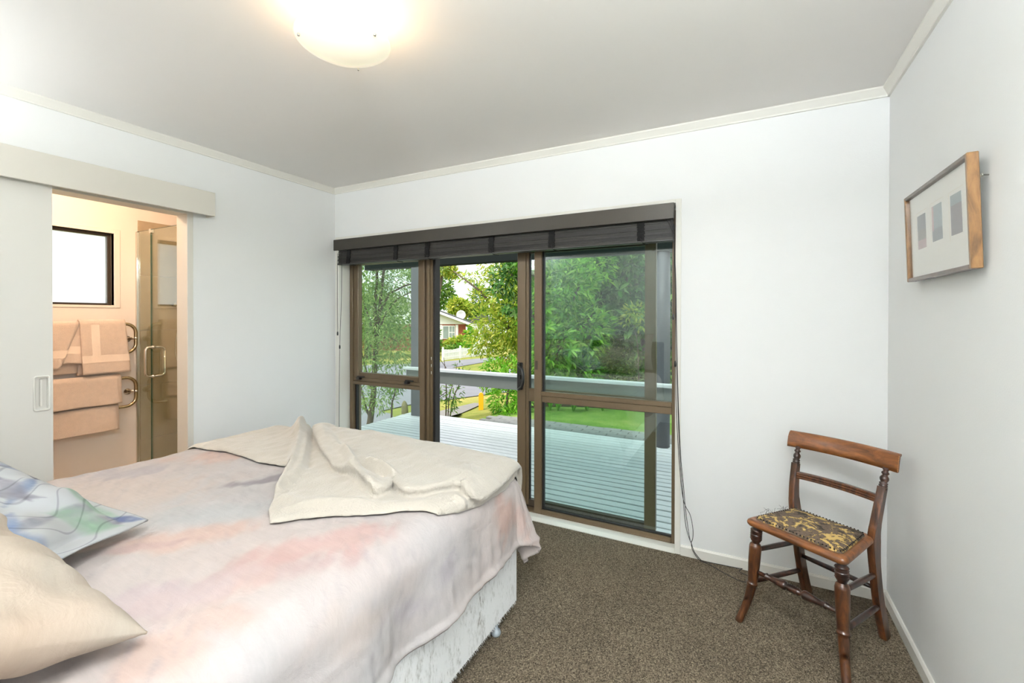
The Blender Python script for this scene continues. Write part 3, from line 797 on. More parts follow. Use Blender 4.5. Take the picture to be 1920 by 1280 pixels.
for _ in range(2):
    Gp = np.pad(G_, 1, mode='edge'); G_ = (Gp[1:-1, 1:-1] * 4 + Gp[:-2, 1:-1] * 2 + Gp[2:, 1:-1] * 2 + Gp[1:-1, :-2] * 2 + Gp[1:-1, 2:] * 2 + Gp[:-2, :-2] + Gp[2:, 2:] + Gp[:-2, 2:] + Gp[2:, :-2]) / 16
hgt = np.where(bd2 > .012, G_.ravel(), hgt)
hgt = np.maximum(hgt, .004)
# the upper layer's lip bulges over the layer below
eps = 2e-3
gx_ = (pdist(Q2 + [eps, 0], Eline)[0] - pdist(Q2 - [eps, 0], Eline)[0]) / (2 * eps); gy_ = (pdist(Q2 + [0, eps], Eline)[0] - pdist(Q2 - [0, eps], Eline)[0]) / (2 * eps)
lip = .018 * np.exp(-((sd - .008) / .009) ** 2) * sstep(bd2 / .03)
sg_ = np.sign(sd)
Q2 = Q2 - np.stack([gx_ * sg_, gy_ * sg_], 1) * lip[:, None]
keep = ins | outm
idx = -np.ones(len(Q), int); tv = []
for k in np.nonzero(keep)[0]:
    u, v = Q2[k]; e = 2e-3
    p = Vector(cloth(u, v)); a = Vector(cloth(u + e, v, detail=False)) - Vector(cloth(u - e, v, detail=False)); b = Vector(cloth(u, v + e, detail=False)) - Vector(cloth(u, v - e, detail=False))
    n = a.cross(b)
    n = n.normalized() if n.length > 1e-12 else Vector((0, 0, 1))
    idx[k] = len(tv); tv.append(tuple(p + n * float(hgt[k])))
tf = []
for j in range(nv - 1):
    for i in range(nu - 1):
        q = [j * nu + i, j * nu + i + 1, (j + 1) * nu + i + 1, (j + 1) * nu + i]
        if all(idx[x] >= 0 for x in q) and any(ins[x] for x in q): tf.append(tuple(int(idx[x]) for x in q))
M['fleece'] = mat('cream_fleece', srgb(188, 181, 169), .95, var=.05, vscale=9, bump=.35, bscale=130, sheen=.35, spec=.1)
throw = MB().add(tv, tf, True).build('throw_blanket', M['fleece'])
tag(throw, 'cream fleece throw bunched in folds across the foot of the bed', 'blanket')
sb = throw.modifiers.new('thickness', 'SOLIDIFY'); sb.thickness = .003; sb.offset = -1

# ---- pillows
def cushion(w_, l_, t_, pinch=.07, flange=0.0, seed=0, wr=.008, nx=44, ny=36, sag=0.0):
    mb = MB(); cuv = []
    def P(a, b, s):
        fa = flange / (w_ / 2 + flange); 
        ia, ib = min(1, abs(a) / (1 - fa)), min(1, abs(b) / (1 - fa))
        prof_ = max(0, (1 - ia ** 2.4)) ** .55 * max(0, (1 - ib ** 2.4)) ** .55
        x = a * (w_ / 2 + flange) * (1 - pinch * (1 - b * b) * abs(a))
        y = b * (l_ / 2 + flange) * (1 - pinch * (1 - a * a) * abs(b))
        nz = noise.noise(Vector((x * 7 + seed, y * 7, s * 2.0 + seed))) * wr * 1.6 + noise.noise(Vector((x * 18 + seed, y * 11, s))) * wr * .7
        rad = math.sin((x * 14 - y * 20) + seed) * wr * .35 * prof_
        edge = max(abs(a), abs(b))
        z = s * t_ / 2 * prof_ + (nz + rad) * min(1, prof_ * 2.5) + s * .0025
        z += noise.noise(Vector((x * 5 + seed * 3, y * 5, 9))) * .018 * max(0, edge - .75) * 4 * (1 if flange else .6)
        z -= sag * (a * a)
        return (x, y, z)
    for s in (1, -1):
        k = len(mb.v)
        for j in range(ny):
            for i in range(nx):
                a, b = -1 + 2 * i / (nx - 1), -1 + 2 * j / (ny - 1)
                a, b = math.sin(a * math.pi / 2) * .35 + a * .65, math.sin(b * math.pi / 2) * .35 + b * .65
                mb.v.append(P(a, b, s)); cuv.append((a, b))
        for j in range(ny - 1):
            for i in range(nx - 1):
                q = (k + j * nx + i, k + j * nx + i + 1, k + (j + 1) * nx + i + 1, k + (j + 1) * nx + i)
                mb.f.append(q if s > 0 else q[::-1]); mb.sm.append(True)
    n1 = nx * ny
    rim = [i for i in range(nx)] + [j * nx + nx - 1 for j in range(1, ny)] + [(ny - 1) * nx + i for i in range(nx - 2, -1, -1)] + [j * nx for j in range(ny - 2, 0, -1)]
    for a, b in zip(rim, rim[1:] + rim[:1]): mb.f.append((a, a + n1, b + n1, b)); mb.sm.append(True)
    return mb, cuv
def orient(o, loc, ex, ey):
    ex = Vector(ex).normalized(); ey = Vector(ey); ey = (ey - ex * ey.dot(ex)).normalized(); ez = ex.cross(ey)
    m = Matrix((ex, ey, ez)).transposed().to_4x4(); m.translation = Vector(loc)
    o.rotation_mode = 'XYZ'; o.location = loc; o.rotation_euler = m.to_euler()
mb, cuv = cushion(.70, .48, .20, .09, 0, 2, .017, 70, 56)
pil = mb.build('pillow', M['duvet'])
tag(pil, 'peach and cream watercolour pillow with pointed corner nearest the camera', 'pillow')
cl = []
for v_ in mb.v:
    n1 = fbm((v_[0] * 2.2, v_[1] * 3.4, 1.2)); n2 = fbm((v_[0] * 9, v_[1] * 6, 5.5))
    c = Vector((246, 232, 214)).lerp(Vector((250, 224, 200)), min(1, max(0, .5 + n1)))
    k = 1 if v_[1] < -.05 + .01 * n2 else 0
    c = c.lerp(Vector((240, 222, 212)), .5 * k)
    c = c.lerp(Vector((252, 212, 190)), min(1, max(0, n2 * .8 - n1 * .3)) * (.25 + .5 * k))
    cl.append(c)
paint(pil, [c * .90 for c in cl])
orient(pil, (-1.385, .215, .822), (1, .06, -.10), (-.02, .90, -.40))
mb, cuv = cushion(.44, .44, .13, .05, .045, 5, .016, 90, 90)
cus = mb.build('cushion', None)
def botanical():
    m, nt, b = base('grey_blue_botanical_print')
    a = nd(nt, 'ShaderNodeVertexColor'); a.layer_name = 'print'
    tc = nd(nt, 'ShaderNodeTexCoord'); w_ = nd(nt, 'ShaderNodeTexWave', Scale=5.0, Distortion=26.0, Detail=1.5); w_.inputs['Detail Scale'].default_value = .5
    nt.links.new(tc.outputs['Object'], w_.inputs[0])
    r = nd(nt, 'ShaderNodeValToRGB'); e = r.color_ramp.elements
    e[0].position = .0; e[0].color = srgb(150, 150, 158); e[1].position = .03; e[1].color = (1, 1, 1, 1)
    nt.links.new(w_.outputs['Fac'], r.inputs[0])
    mx = nd(nt, 'ShaderNodeMix', data_type='RGBA', blend_type='MULTIPLY'); mx.inputs[0].default_value = .5
    nt.links.new(a.outputs[0], mx.inputs[6]); nt.links.new(r.outputs[0], mx.inputs[7]); nt.links.new(mx.outputs[2], b.inputs['Base Color'])
    b.inputs['Roughness'].default_value = .8
    return m
cus.data.materials.append(botanical())
tag(cus, 'pale grey flanged cushion with blue leaf and flower print', 'cushion')
rg = random.Random(21)
LEAVES = [(rg.uniform(-.24, .24), rg.uniform(-.24, .24), rg.uniform(0, 3.14), rg.uniform(.07, .12), rg.uniform(.020, .042), rg.choice([(132, 148, 178), (146, 160, 188), (160, 160, 168), (142, 138, 150), (170, 182, 202)])) for k in range(18)] + [(.18, .13, .9, .11, .05, (168, 196, 172)), (.13, .20, .4, .10, .045, (170, 200, 176)), (.22, .23, .7, .06, .02, (110, 122, 160))]
cl = []
def leafmask(x, y, cx_, cy_, a, l, w_):
    dx, dy = x - cx_, y - cy_
    s = (dx * math.cos(a) + dy * math.sin(a)) / l; t = (-dx * math.sin(a) + dy * math.cos(a)) / w_
    return max(0, 1 - (s * s + abs(t) / max(.05, (1 - s * s)))) if abs(s) < 1 else 0
for v_ in mb.v:
    x, y = v_[0], v_[1]
    n1 = fbm((x * 6, y * 6, 1.2)); n2 = fbm((x * 30, y * 30, 5.5), 3)
    c = Vector((222, 225, 228)).lerp(Vector((206, 206, 204)), min(1, max(0, n1 + .3)))
    for (cx_, cy_, a, l, w_, col) in LEAVES:
        k = min(1, leafmask(x, y, cx_, cy_, a, l, w_) * 2.2 + 0); c = c.lerp(Vector(col), k * (.75 + .5 * n2))
    cl.append(c)
paint(cus, cl)
a_, t_, f_ = math.radians(-62), math.radians(5), math.radians(24)
e1_ = Vector((math.cos(a_) * math.cos(t_), math.sin(a_) * math.cos(t_), math.sin(t_))); e2_ = Vector((math.sin(a_) * math.cos(f_), -math.cos(a_) * math.cos(f_), math.sin(f_)))
ct_ = on(278, 981, 'z', .70) + (e1_ + e2_) * .262
orient(cus, tuple(ct_), tuple(-e2_), tuple(-e1_))
mb, cuv = cushion(.70, .46, .19, .08, 0, 9, .010)
pil2 = mb.build('pillow', M['duvet']); tag(pil2, 'peach watercolour pillow leaning on the headboard behind the printed cushion', 'pillow')
paint(pil2, [Vector((246, 228, 214))] * len(mb.v))
orient(pil2, (-2.12, -.03, .84), (1, .03, .02), (0, .55, -.80))
mb, cuv = cushion(.68, .46, .18, .08, 0, 12, .010)
pil3 = mb.build('pillow', M['duvet']); tag(pil3, 'pale pillow standing against the headboard behind the peach pillow', 'pillow')
paint(pil3, [Vector((238, 224, 218))] * len(mb.v))
orient(pil3, (-1.33, -.12, .90), (1, -.02, .02), (0, .30, -.95))
# ------------------------------------------------------------------ antique chair
def wood(name, c1, c2, c3, sc=(6, 6, 1.2)):
    m, nt, b = base(name)
    tc = nd(nt, 'ShaderNodeTexCoord'); mp = nd(nt, 'ShaderNodeMapping'); mp.inputs['Scale'].default_value = sc
    n = nd(nt, 'ShaderNodeTexNoise', Scale=7.0, Detail=8.0, Roughness=.65, Distortion=.5)
    nt.links.new(tc.outputs['Object'], mp.inputs[0]); nt.links.new(mp.outputs[0], n.inputs[0])
    r = nd(nt, 'ShaderNodeValToRGB'); e = r.color_ramp.elements
    e[0].position = .32; e[0].color = c1; e[1].position = .72; e[1].color = c3; k = e.new(.5); k.color = c2
    nt.links.new(n.outputs[0], r.inputs[0]); nt.links.new(r.outputs[0], b.inputs['Base Color'])
    b.inputs['Roughness'].default_value = .32; b.inputs['Coat Weight'].default_value = .25; b.inputs['Coat Roughness'].default_value = .2
    bp = nd(nt, 'ShaderNodeBump', Strength=.08); nt.links.new(n.outputs[0], bp.inputs['Height']); nt.links.new(bp.outputs[0], b.inputs['Normal'])
    return m
M['wood'] = wood('worn_mahogany', srgb(28, 16, 9), srgb(70, 39, 19), srgb(112, 66, 33))
M['wood_rail'] = wood('golden_mahogany', srgb(74, 42, 20), srgb(114, 68, 33), srgb(146, 92, 48), (1.5, 6, 6))
M['wood_dark'] = wood('blackened_mahogany', srgb(20, 12, 9), srgb(44, 24, 16), srgb(84, 42, 22))
ch = empty('dining_chair', (.256, 2.226, 0), math.atan2(-.554, .832))
tag(ch, 'antique mahogany chair with turned legs and tapestry seat in the corner', 'chair')
def curve(pts, n=8):
    P = [Vector(p) for p in pts]; out = []
    for i in range(len(P) - 1):
        p0, p1, p2, p3 = P[max(i - 1, 0)], P[i], P[i + 1], P[min(i + 2, len(P) - 1)]
        for s in range(n):
            t = s / n
            out.append(.5 * ((2 * p1) + (p2 - p0) * t + (2 * p0 - 5 * p1 + 4 * p2 - p3) * t * t + (3 * p1 - p0 - 3 * p2 + p3) * t ** 3))
    out.append(P[-1]); return out
def interp(tab, z):
    if z >= tab[0][0]: return tab[0][1]
    for (z1, r1), (z2, r2) in zip(tab[:-1], tab[1:]):
        if z1 >= z >= z2: return r2 + (r1 - r2) * (z - z2) / (z1 - z2 + 1e-9)
    return tab[-1][1]
# front legs: turned at the top, sabre-curved below
def zs(a, b, n): return [a + (b - a) * i / n for i in range(n + 1)]
ftab = [(.430, .018), (.424, .019), (.418, .014), (.412, .015), (.408, .021)]
for k in range(5): ftab += [(.404 - .009 * k, .0235), (.3995 - .009 * k, .0205)]
ftab += [(.358, .0185), (.354, .0145), (.349, .0150), (.343, .0215), (.330, .0245), (.27, .0235), (.20, .0205), (.176, .0195), (.174, .0225), (.166, .0225), (.164, .0190), (.10, .0170), (.04, .0155), (0, .0155)]
for s in (-1, 1):
    zl = sorted(set([t[0] for t in ftab] + zs(.43, 0, 30)), reverse=True)
    path = []
    for z in zl:
        f = 1 - z / .43
        fl = max(0, (.22 - z) / .22)
        path.append((s * (.163 + .020 * f + .026 * fl ** 2), -.122 - .018 * f - .040 * fl ** 2, z))
    leg = MB().sweep(path, [interp(ftab, z) for z in zl], 14, up=(0, 1, 0))
    leg.build('leg', M['wood'], ch)
    # dark turned collar
    zc_ = [z for z in zl if .345 <= z <= .426]
    MB().sweep([p for p, z in zip(path, zl) if .345 <= z <= .426], [interp(ftab, z) + .0006 for z in zc_], 14, up=(0, 1, 0)).build('turned_collar', M['wood_dark'], ch)
# back posts (square sabre) with turned spindles
SQ = [(-1, -1), (-.55, -1.12), (.55, -1.12), (1, -1), (1, 1), (.55, 1.12), (-.55, 1.12), (-1, 1)]
for s in (-1, 1):
    p_ = curve([(s * .150, .262, 0), (s * .150, .222, .10), (s * .150, .186, .22), (s * .151, .162, .34), (s * .153, .150, .44), (s * .158, .150, .50), (s * .163, .160, .56), (s * .167, .176, .625), (s * .168, .182, .648)], 5)
    rd = []
    for q in p_:
        z = q.z
        h_ = .013 if z < .40 else .013
        dpt = .020 + (.008 * max(0, 1 - abs(z - .42) / .10)) if z < .5 else .020 - .006 * min(1, (z - .5) / .12)
        rd.append((h_, dpt))
    MB().sweep(p_, rd, sec=SQ, up=(0, 1, 0), smooth=False).build('back_post', M['wood'], ch)
    stab = [(.722, .010), (.716, .0125), (.712, .009), (.708, .0085), (.704, .0125), (.701, .0135), (.698, .0125), (.694, .0085), (.691, .0100), (.684, .0150), (.677, .0155), (.670, .0130), (.666, .0105), (.664, .0140), (.660, .0150), (.657, .0125), (.654, .0150), (.650, .0150), (.647, .0120), (.643, .0150), (.638, .0150), (.636, .0125)]
    P0, P1 = Vector((s * .168, .181, .636)), Vector((s * .171, .206, .722))
    MB().sweep([P0.lerp(P1, (z - .636) / .086) for z, r in stab], [r for z, r in stab], 14, up=(0, 1, 0)).build('turned_spindle', M['wood_dark'], ch)
# top rail, curved, with rolled upper edge
def railY(x, y0, sag, hw_): return y0 + sag * (1 - (x / hw_) ** 2)
tr = MB(); n = 26; sec = [(-.008, 0), (-.010, .02), (-.010, .045), (-.006, .060), (-.001, .068), (.007, .071), (.014, .069), (.017, .064), (.014, .060), (.009, .058), (.007, .045), (.006, .02), (.006, 0)]
vs = []
for i in range(n + 1):
    x = -.213 + .426 * i / n
    y = railY(x, .198, .032, .213)
    for (dy, dz) in sec: vs.append((x, y + dy + dz * .22, .716 + dz))
m_ = len(sec)
fs = [(i * m_ + k, i * m_ + (k + 1) % m_, (i + 1) * m_ + (k + 1) % m_, (i + 1) * m_ + k) for i in range(n) for k in range(m_)]
tr.add(vs, fs, True).add(vs[:m_], [tuple(range(m_))]).add(vs[-m_:], [tuple(range(m_))[::-1]])
tr.build('top_rail', M['wood_rail'], ch)
inl = MB()
for k in range(9): inl.box(.2125, .2142, railY(.213, .198, .032, .213) - .009 + (.004 + .007 * k) * .22, railY(.213, .198, .032, .213) - .0065 + (.004 + .007 * k) * .22, .720 + .007 * k, .7245 + .007 * k)
inl.build('inlay', mat('pale_inlay', srgb(190, 130, 70), .4, var=.1), ch)
# reeded cross rail
cr = MB(); vs = []; sec = [(-.009, 0), (-.011, .005), (-.008, .0095), (-.012, .0145), (-.008, .0195), (-.011, .024), (-.009, .029), (.006, .029), (.006, 0)]
m_ = len(sec)
for i in range(21):
    x = -.160 + .320 * i / 20
    y = railY(x, .166, .022, .160)
    for (dy, dz) in sec: vs.append((x, y + dy + dz * .2, .585 + dz))
fs = [(i * m_ + k, i * m_ + (k + 1) % m_, (i + 1) * m_ + (k + 1) % m_, (i + 1) * m_ + k) for i in range(20) for k in range(m_)]
cr.add(vs, fs, False).add(vs[:m_], [tuple(range(m_))]).add(vs[-m_:], [tuple(range(m_))[::-1]])
cr.build('cross_rail', M['wood'], ch)
# seat frame and tapestry
def round_poly(pts, r, n=6):
    out = []; P = [Vector(p) for p in pts]; N = len(P)
    for i in range(N):
        a, b, c = P[i - 1], P[i], P[(i + 1) % N]
        u, w_ = (a - b).normalized(), (c - b).normalized()
        for k in range(n + 1):
            t = k / n; p1 = b + u * r; p3 = b + w_ * r
            out.append(tuple((p1 * (1 - t) ** 2 + b * 2 * t * (1 - t) + p3 * t * t)))
    return out
so1 = [(-.197, -.160, 0), (.197, -.160, 0), (.160, .150, 0), (-.160, .150, 0)]
def ring_slab(levels):
    """stack of (inset, z) outlines"""
    vs = []; N = None
    for ins_, z in levels:
        q = [(x * (1 - ins_ / .19), (y + .005) * (1 - ins_ / .155) - .005, z) for x, y, _ in round_poly(so1, .028)]
        N = len(q); vs += q
    fs = [(i * N + k, i * N + (k + 1) % N, (i + 1) * N + (k + 1) % N, (i + 1) * N + k) for i in range(len(levels) - 1) for k in range(N)]
    return vs, fs, N
vs, fs, N = ring_slab([(.020, .424), (.006, .426), (.001, .433), (0, .441), (.003, .449), (.010, .454), (.026, .455), (.030, .450)])
MB().add(vs, fs, True).add(vs[:N], [tuple(range(N))[::-1]]).build('seat_frame', M['wood_rail'], ch)
def tapestry():
    m, nt, b = base('brown_and_gold_tapestry')
    tc = nd(nt, 'ShaderNodeTexCoord')
    n1 = nd(nt, 'ShaderNodeTexNoise', Scale=12.0, Detail=3.0, Distortion=1.6); n2 = nd(nt, 'ShaderNodeTexNoise', Scale=60.0, Detail=5.0, Distortion=1.0)
    v = nd(nt, 'ShaderNodeTexVoronoi', Scale=240.0)
    n3 = nd(nt, 'ShaderNodeTexNoise', Scale=700.0)
    for k in (n1, n2, v, n3): nt.links.new(tc.outputs['Object'], k.inputs['Vector'])
    a = nd(nt, 'ShaderNodeMath', operation='MULTIPLY_ADD'); a.inputs[1].default_value = .55
    nt.links.new(n2.outputs[0], a.inputs[0]); nt.links.new(n1.outputs[0], a.inputs[2])
    r = nd(nt, 'ShaderNodeValToRGB'); e = r.color_ramp.elements
    e[0].position = .55; e[0].color = srgb(34, 28, 20); e[1].position = 1.0; e[1].color = srgb(190, 160, 96)
    for p, c in ((.64, srgb(50, 40, 28)), (.70, srgb(92, 76, 62)), (.80, srgb(100, 84, 70)), (.83, srgb(42, 34, 24)), (.86, srgb(178, 148, 86)), (.92, srgb(196, 166, 102))):
        k = e.new(p); k.color = c
    nt.links.new(a.outputs[0], r.inputs[0]); nt.links.new(r.outputs[0], b.inputs['Base Color'])
    b.inputs['Roughness'].default_value = .9
    bp = nd(nt, 'ShaderNodeBump', Strength=.4, Distance=.003); nt.links.new(n3.outputs[0], bp.inputs['Height']); nt.links.new(bp.outputs[0], b.inputs['Normal'])
    return m
lv = [(.026, .450), (.027, .458), (.031, .4625), (.045, .466), (.08, .470), (.12, .472)]
vs, fs, N = ring_slab(lv)
MB().add(vs, fs, True).add(vs[-N:], [tuple(range(N))], True).build('seat_pad', tapestry(), ch)
tk = MB(); q = [(x * (1 - .030 / .19), (y + .005) * (1 - .030 / .155) - .005) for x, y, _ in round_poly(so1, .028, 2)]
for i in range(len(q)):
    a, b = Vector(q[i]), Vector(q[(i + 1) % len(q)]); nn = max(1, int((b - a).length / .013))
    for k in range(nn): p = a.lerp(b, k / nn); tk.ball((p.x, p.y, .4625), .0035, 6, 4)
to = tk.build('upholstery_tacks', mat('dark_tacks', srgb(30, 24, 20), .35, .6, var=.1), ch); to['kind'] = 'stuff'
rg = random.Random(2); th_ = MB()
for k in range(16):
    t = rg.uniform(.15, .75); p = Vector((-.170, -.130, .464)).lerp(Vector((-.135, .125, .464)), t)
    th_.sweep([p, p + Vector((rg.uniform(-.012, .006), rg.uniform(-.01, .01), rg.uniform(.006, .014))), p + Vector((rg.uniform(-.02, .012), rg.uniform(-.016, .016), rg.uniform(.008, .022)))], .0005, 4, up=(1, .2, 0))
to = th_.build('frayed_threads', M['tape'], ch); to['kind'] = 'stuff'
# stretchers
def fl_at(s, z):
    f = 1 - z / .43; fl = max(0, (.22 - z) / .22)
    return Vector((s * (.163 + .020 * f + .026 * fl ** 2), -.122 - .018 * f - .040 * fl ** 2, z))
def bk_at(s, z):
    t = [(0, .262), (.10, .222), (.22, .186), (.34, .162), (.44, .150)]
    for (z1, y1), (z2, y2) in zip(t[:-1], t[1:]):
        if z1 <= z <= z2: return Vector((s * .150, y1 + (y2 - y1) * (z - z1) / (z2 - z1), z))
for s in (-1, 1):
    for za, zb_ in ((.318, .290), (.178, .150)):
        a, b = fl_at(s, za), bk_at(s, zb_)
        MB().sweep([a.lerp(b, t) for t in (0, .2, .5, .8, 1)], [.009, .0105, .0115, .0105, .009], 10).build('side_stretcher', M['wood_dark'], ch)
a, b = bk_at(-1, .225), bk_at(1, .225)
MB().sweep([a.lerp(b, t) for t in (0, .2, .5, .8, 1)], [.008, .010, .011, .010, .008], 10).build('back_stretcher', M['wood_dark'], ch)
a, b = fl_at(-1, .228), fl_at(1, .236)
tab = [(0, .0075), (.10, .009), (.155, .010), (.16, .0135), (.175, .0135), (.18, .0105), (.26, .012), (.34, .0165), (.385, .0185), (.405, .016), (.412, .010), (.425, .0095)]
for k in range(6): tab += [(.432 + .022 * k, .0155), (.443 + .022 * k, .0125)]
full = tab + [(.575, .0095), (.588, .010), (.595, .016), (.615, .0185), (.66, .0165), (.74, .012), (.82, .0105), (.825, .0135), (.84, .0135), (.845, .010), (.90, .009), (1, .0075)]
MB().sweep([a.lerp(b, t) for t, r in full], [r for t, r in full], 14).build('front_stretcher', M['wood_dark'], ch)

# ------------------------------------------------------------------ framed picture
pic = empty('picture', (.5835, 1.962, 1.466)); pic.rotation_euler = (0, -.036, 0)
tag(pic, 'wooden box frame with three small abstract prints on the right wall', 'picture')
M['oak'] = wood('brown_frame_wood', srgb(84, 60, 36), srgb(126, 92, 56), srgb(150, 112, 70), (6, 6, 1.5))
M['oak_d'] = wood('grey_brown_frame_wood', srgb(66, 52, 44), srgb(92, 76, 66), srgb(112, 92, 78), (6, 1.5, 6))
W2, HH, fw_ = .275, .323, .013
MB().box(-.0265, 0, -W2, -W2 + fw_, 0, HH, .002).build('frame_bar', M['oak'], pic)
MB().box(-.0265, 0, W2 - fw_, W2, 0, HH, .002).build('frame_bar', M['oak'], pic)
MB().box(-.0265, 0, -W2 + fw_, W2 - fw_, 0, fw_, .002).build('frame_bar', M['oak_d'], pic)
MB().box(-.0265, 0, -W2 + fw_, W2 - fw_, HH - fw_, HH, .002).build('frame_bar', M['oak_d'], pic)
M['matboard'] = mat('cream_mount_board', srgb(236, 234, 224), .9, var=.01)
MB().box(-.012, -.008, -W2 + .006, W2 - .006, .006, HH - .006).build('mount_board', M['matboard'], pic)
MB().box(-.0185, -.0170, -W2 + .008, W2 - .008, .008, HH - .008).build('glass', M['glass_pic'], pic)
pcol = [mat('print_slate', srgb(96, 104, 112), .9, var=.25, vscale=90), mat('print_rose', srgb(176, 138, 138), .9, var=.2, vscale=60), mat('print_teal', srgb(120, 142, 146), .9, var=.25, vscale=70), mat('print_mauve', srgb(104, 94, 98), .9, var=.2, vscale=70), mat('print_olive', srgb(112, 108, 98), .9, var=.2, vscale=60)]
line_m = mat('fine_ruled_line', srgb(214, 196, 168), .9, var=.05)
def print_(ya, yb, z0, z1, blocks):
    # ya..yb: local y (ya is the left side seen from the room)
    mb = MB()
    pr_ = empty('print', (0, 0, 0), parent=pic)
    for (f0_, f1_, g0, g1, k) in blocks:
        MB().box(-.0126, -.0119, ya + (yb - ya) * f1_, ya + (yb - ya) * f0_, z0 + (z1 - z0) * g0, z0 + (z1 - z0) * g1).build('colour_field', pcol[k], pr_)
    e_ = .012
    ln = MB().box(-.0123, -.0119, yb - e_, ya + e_, z1 + .012, z1 + .0128).box(-.0123, -.0119, ya + e_, ya + e_ + .0008, z0 - .016, z1 + .0128)
    ln.build('ruled_line', line_m, pr_)
lp = lambda px, py: on(px, py, 'x', .565)
def yz(px, py): p = lp(px, py); return p.y - 1.962, p.z - 1.466
ya, z1 = yz(1721, 405); yb, _ = yz(1736, 400); _, z0 = yz(1724, 465)
ha = yz(1721, 405); hb = yz(1733, 398)
print_(yz(1721, 430)[0], yz(1736, 430)[0], yz(1729, 465)[1], yz(1729, 402)[1], [(0, 1, .55, 1, 0), (0, 1, .26, .55, 4), (0, 1, 0, .26, 1)])
print_(yz(1748, 420)[0], yz(1766.5, 420)[0], yz(1757, 450)[1], yz(1757, 383)[1], [(.18, 1, .35, 1, 2), (.18, 1, 0, .35, 0), (0, .18, .3, 1, 1), (0, .18, 0, .3, 0)])
print_(yz(1783, 400)[0], yz(1803.5, 400)[0], yz(1793, 438)[1], yz(1793, 362)[1], [(0, 1, .74, 1, 2), (0, 1, 0, .74, 3)])
nl = on(1843, 329, 'x', XR - .012)
nail = MB().sweep([(XR + .01, nl.y, nl.z), (XR - .012, nl.y, nl.z + .002), (XR - .0125, nl.y, nl.z + .002), (XR - .0155, nl.y, nl.z + .002)], [.0022, .0022, .0055, .005], 10, up=(0, 0, 1))
tag(nail.build('picture_hook', M['chrome']), 'small silver hook on the right wall beside the picture frame', 'hook')

# ------------------------------------------------------------------ ceiling lamp
lx, ly = -1.237, 1.115
lamp = empty('ceiling_lamp', (lx, ly, H)); tag(lamp, 'lit frosted glass bowl lamp on the ceiling', 'lamp')
M['white_enamel'] = mat('white_enamel', srgb(240, 236, 226), .35, var=.02)
MB().lathe([(.0005, -.045), (.030, -.045), (.040, -.040), (.042, -.034), (.042, 0), (.0005, 0)], 28).build('ceiling_rose', M['white_enamel'], lamp)
MB().lathe([(.013, -.15), (.013, -.044)], 14).build('stem', M['white_enamel'], lamp)
def bowl_mat():
    m = bpy.data.materials.new('lit_opal_glass'); m.use_nodes = True
    nt = m.node_tree; b = nt.nodes['Principled BSDF']
    b.inputs['Base Color'].default_value = srgb(255, 246, 226); b.inputs['Roughness'].default_value = .25
    tc = nd(nt, 'ShaderNodeTexCoord')
    sub = nd(nt, 'ShaderNodeVectorMath', operation='LENGTH'); nt.links.new(tc.outputs['Object'], sub.inputs[0])
    n = nd(nt, 'ShaderNodeTexNoise', Scale=3.0); nt.links.new(tc.outputs['Object'], n.inputs[0])
    mr = nd(nt, 'ShaderNodeMapRange'); mr.inputs[1].default_value = .3; mr.inputs[2].default_value = .7; mr.inputs[3].default_value = .24; mr.inputs[4].default_value = .30
    nt.links.new(n.outputs[0], mr.inputs[0])
    b.inputs['Emission Color'].default_value = (1.0, .90, .68, 1)
    nt.links.new(mr.outputs[0], b.inputs['Emission Strength'])
    return m
zr = -.122
prof_ = [(.0005, zr - .050), (.03, zr - .0485), (.065, zr - .042), (.10, zr - .030), (.13, zr - .014), (.150, zr - .002), (.157, zr + .004), (.159, zr + .007), (.156, zr + .008), (.148, zr + .003), (.128, zr - .009), (.098, zr - .025), (.064, zr - .037), (.03, zr - .0435), (.0005, zr - .045)]
MB().lathe(prof_, 56).build('glass_bowl', bowl_mat(), lamp)
for a in (0, 117, 235):
    a = math.radians(a)
    x, y = .143 * math.cos(a), .143 * math.sin(a)
    MB().ball((x, y, zr - .012), .0055, 10, 6).build('metal_knob', M['chrome'], lamp)
    MB().sweep([(x, y, zr - .010), (x * .93, y * .93, zr + .03), (0, 0, zr + .05)], .002, 6, up=(.3, .2, 1)).build('support_arm', M['chrome'], lamp)
for s in (-1, 1):
    MB().ball((s * .04, 0, zr + .012), .022, 12, 8, (1.2, 1, 1)).build('bulb', M['white_enamel'], lamp)
ld = bpy.data.lights.new('lamp_light', 'POINT'); ld.energy = 3.6; ld.color = (1.0, .70, .42); ld.shadow_soft_size = .05
lo = bpy.data.objects.new('lamp_light', ld); COL.objects.link(lo); lo.location = (0, .0, zr + .022); lo.parent = lamp

for (ux, uz, _p, _t), lab in zip(UPS, ('added white half bowl fill lamp above the doorway behind the camera', 'added white half bowl fill lamp left of the headboard')):  # half bowls made to hold the added fill lamps, out of view
    upl = empty('added_uplighter', (ux, YR, uz)); tag(upl, lab, 'lamp', 'added fill lamps')
    def ubp(a, b):
        t = math.pi * a; r = math.sin(b * math.pi / 2 * .97 + .04)
        return (ux + .15 * r * math.cos(t), YR + .002 + .21 * r * math.sin(t), uz - .10 * math.cos(b * math.pi / 2))
    o = abs_part(MB().grid(ubp, 25, 10), 'fill_lamp_bowl', M['white_enamel'], upl); o.modifiers.new('thickness', 'SOLIDIFY').thickness = .006

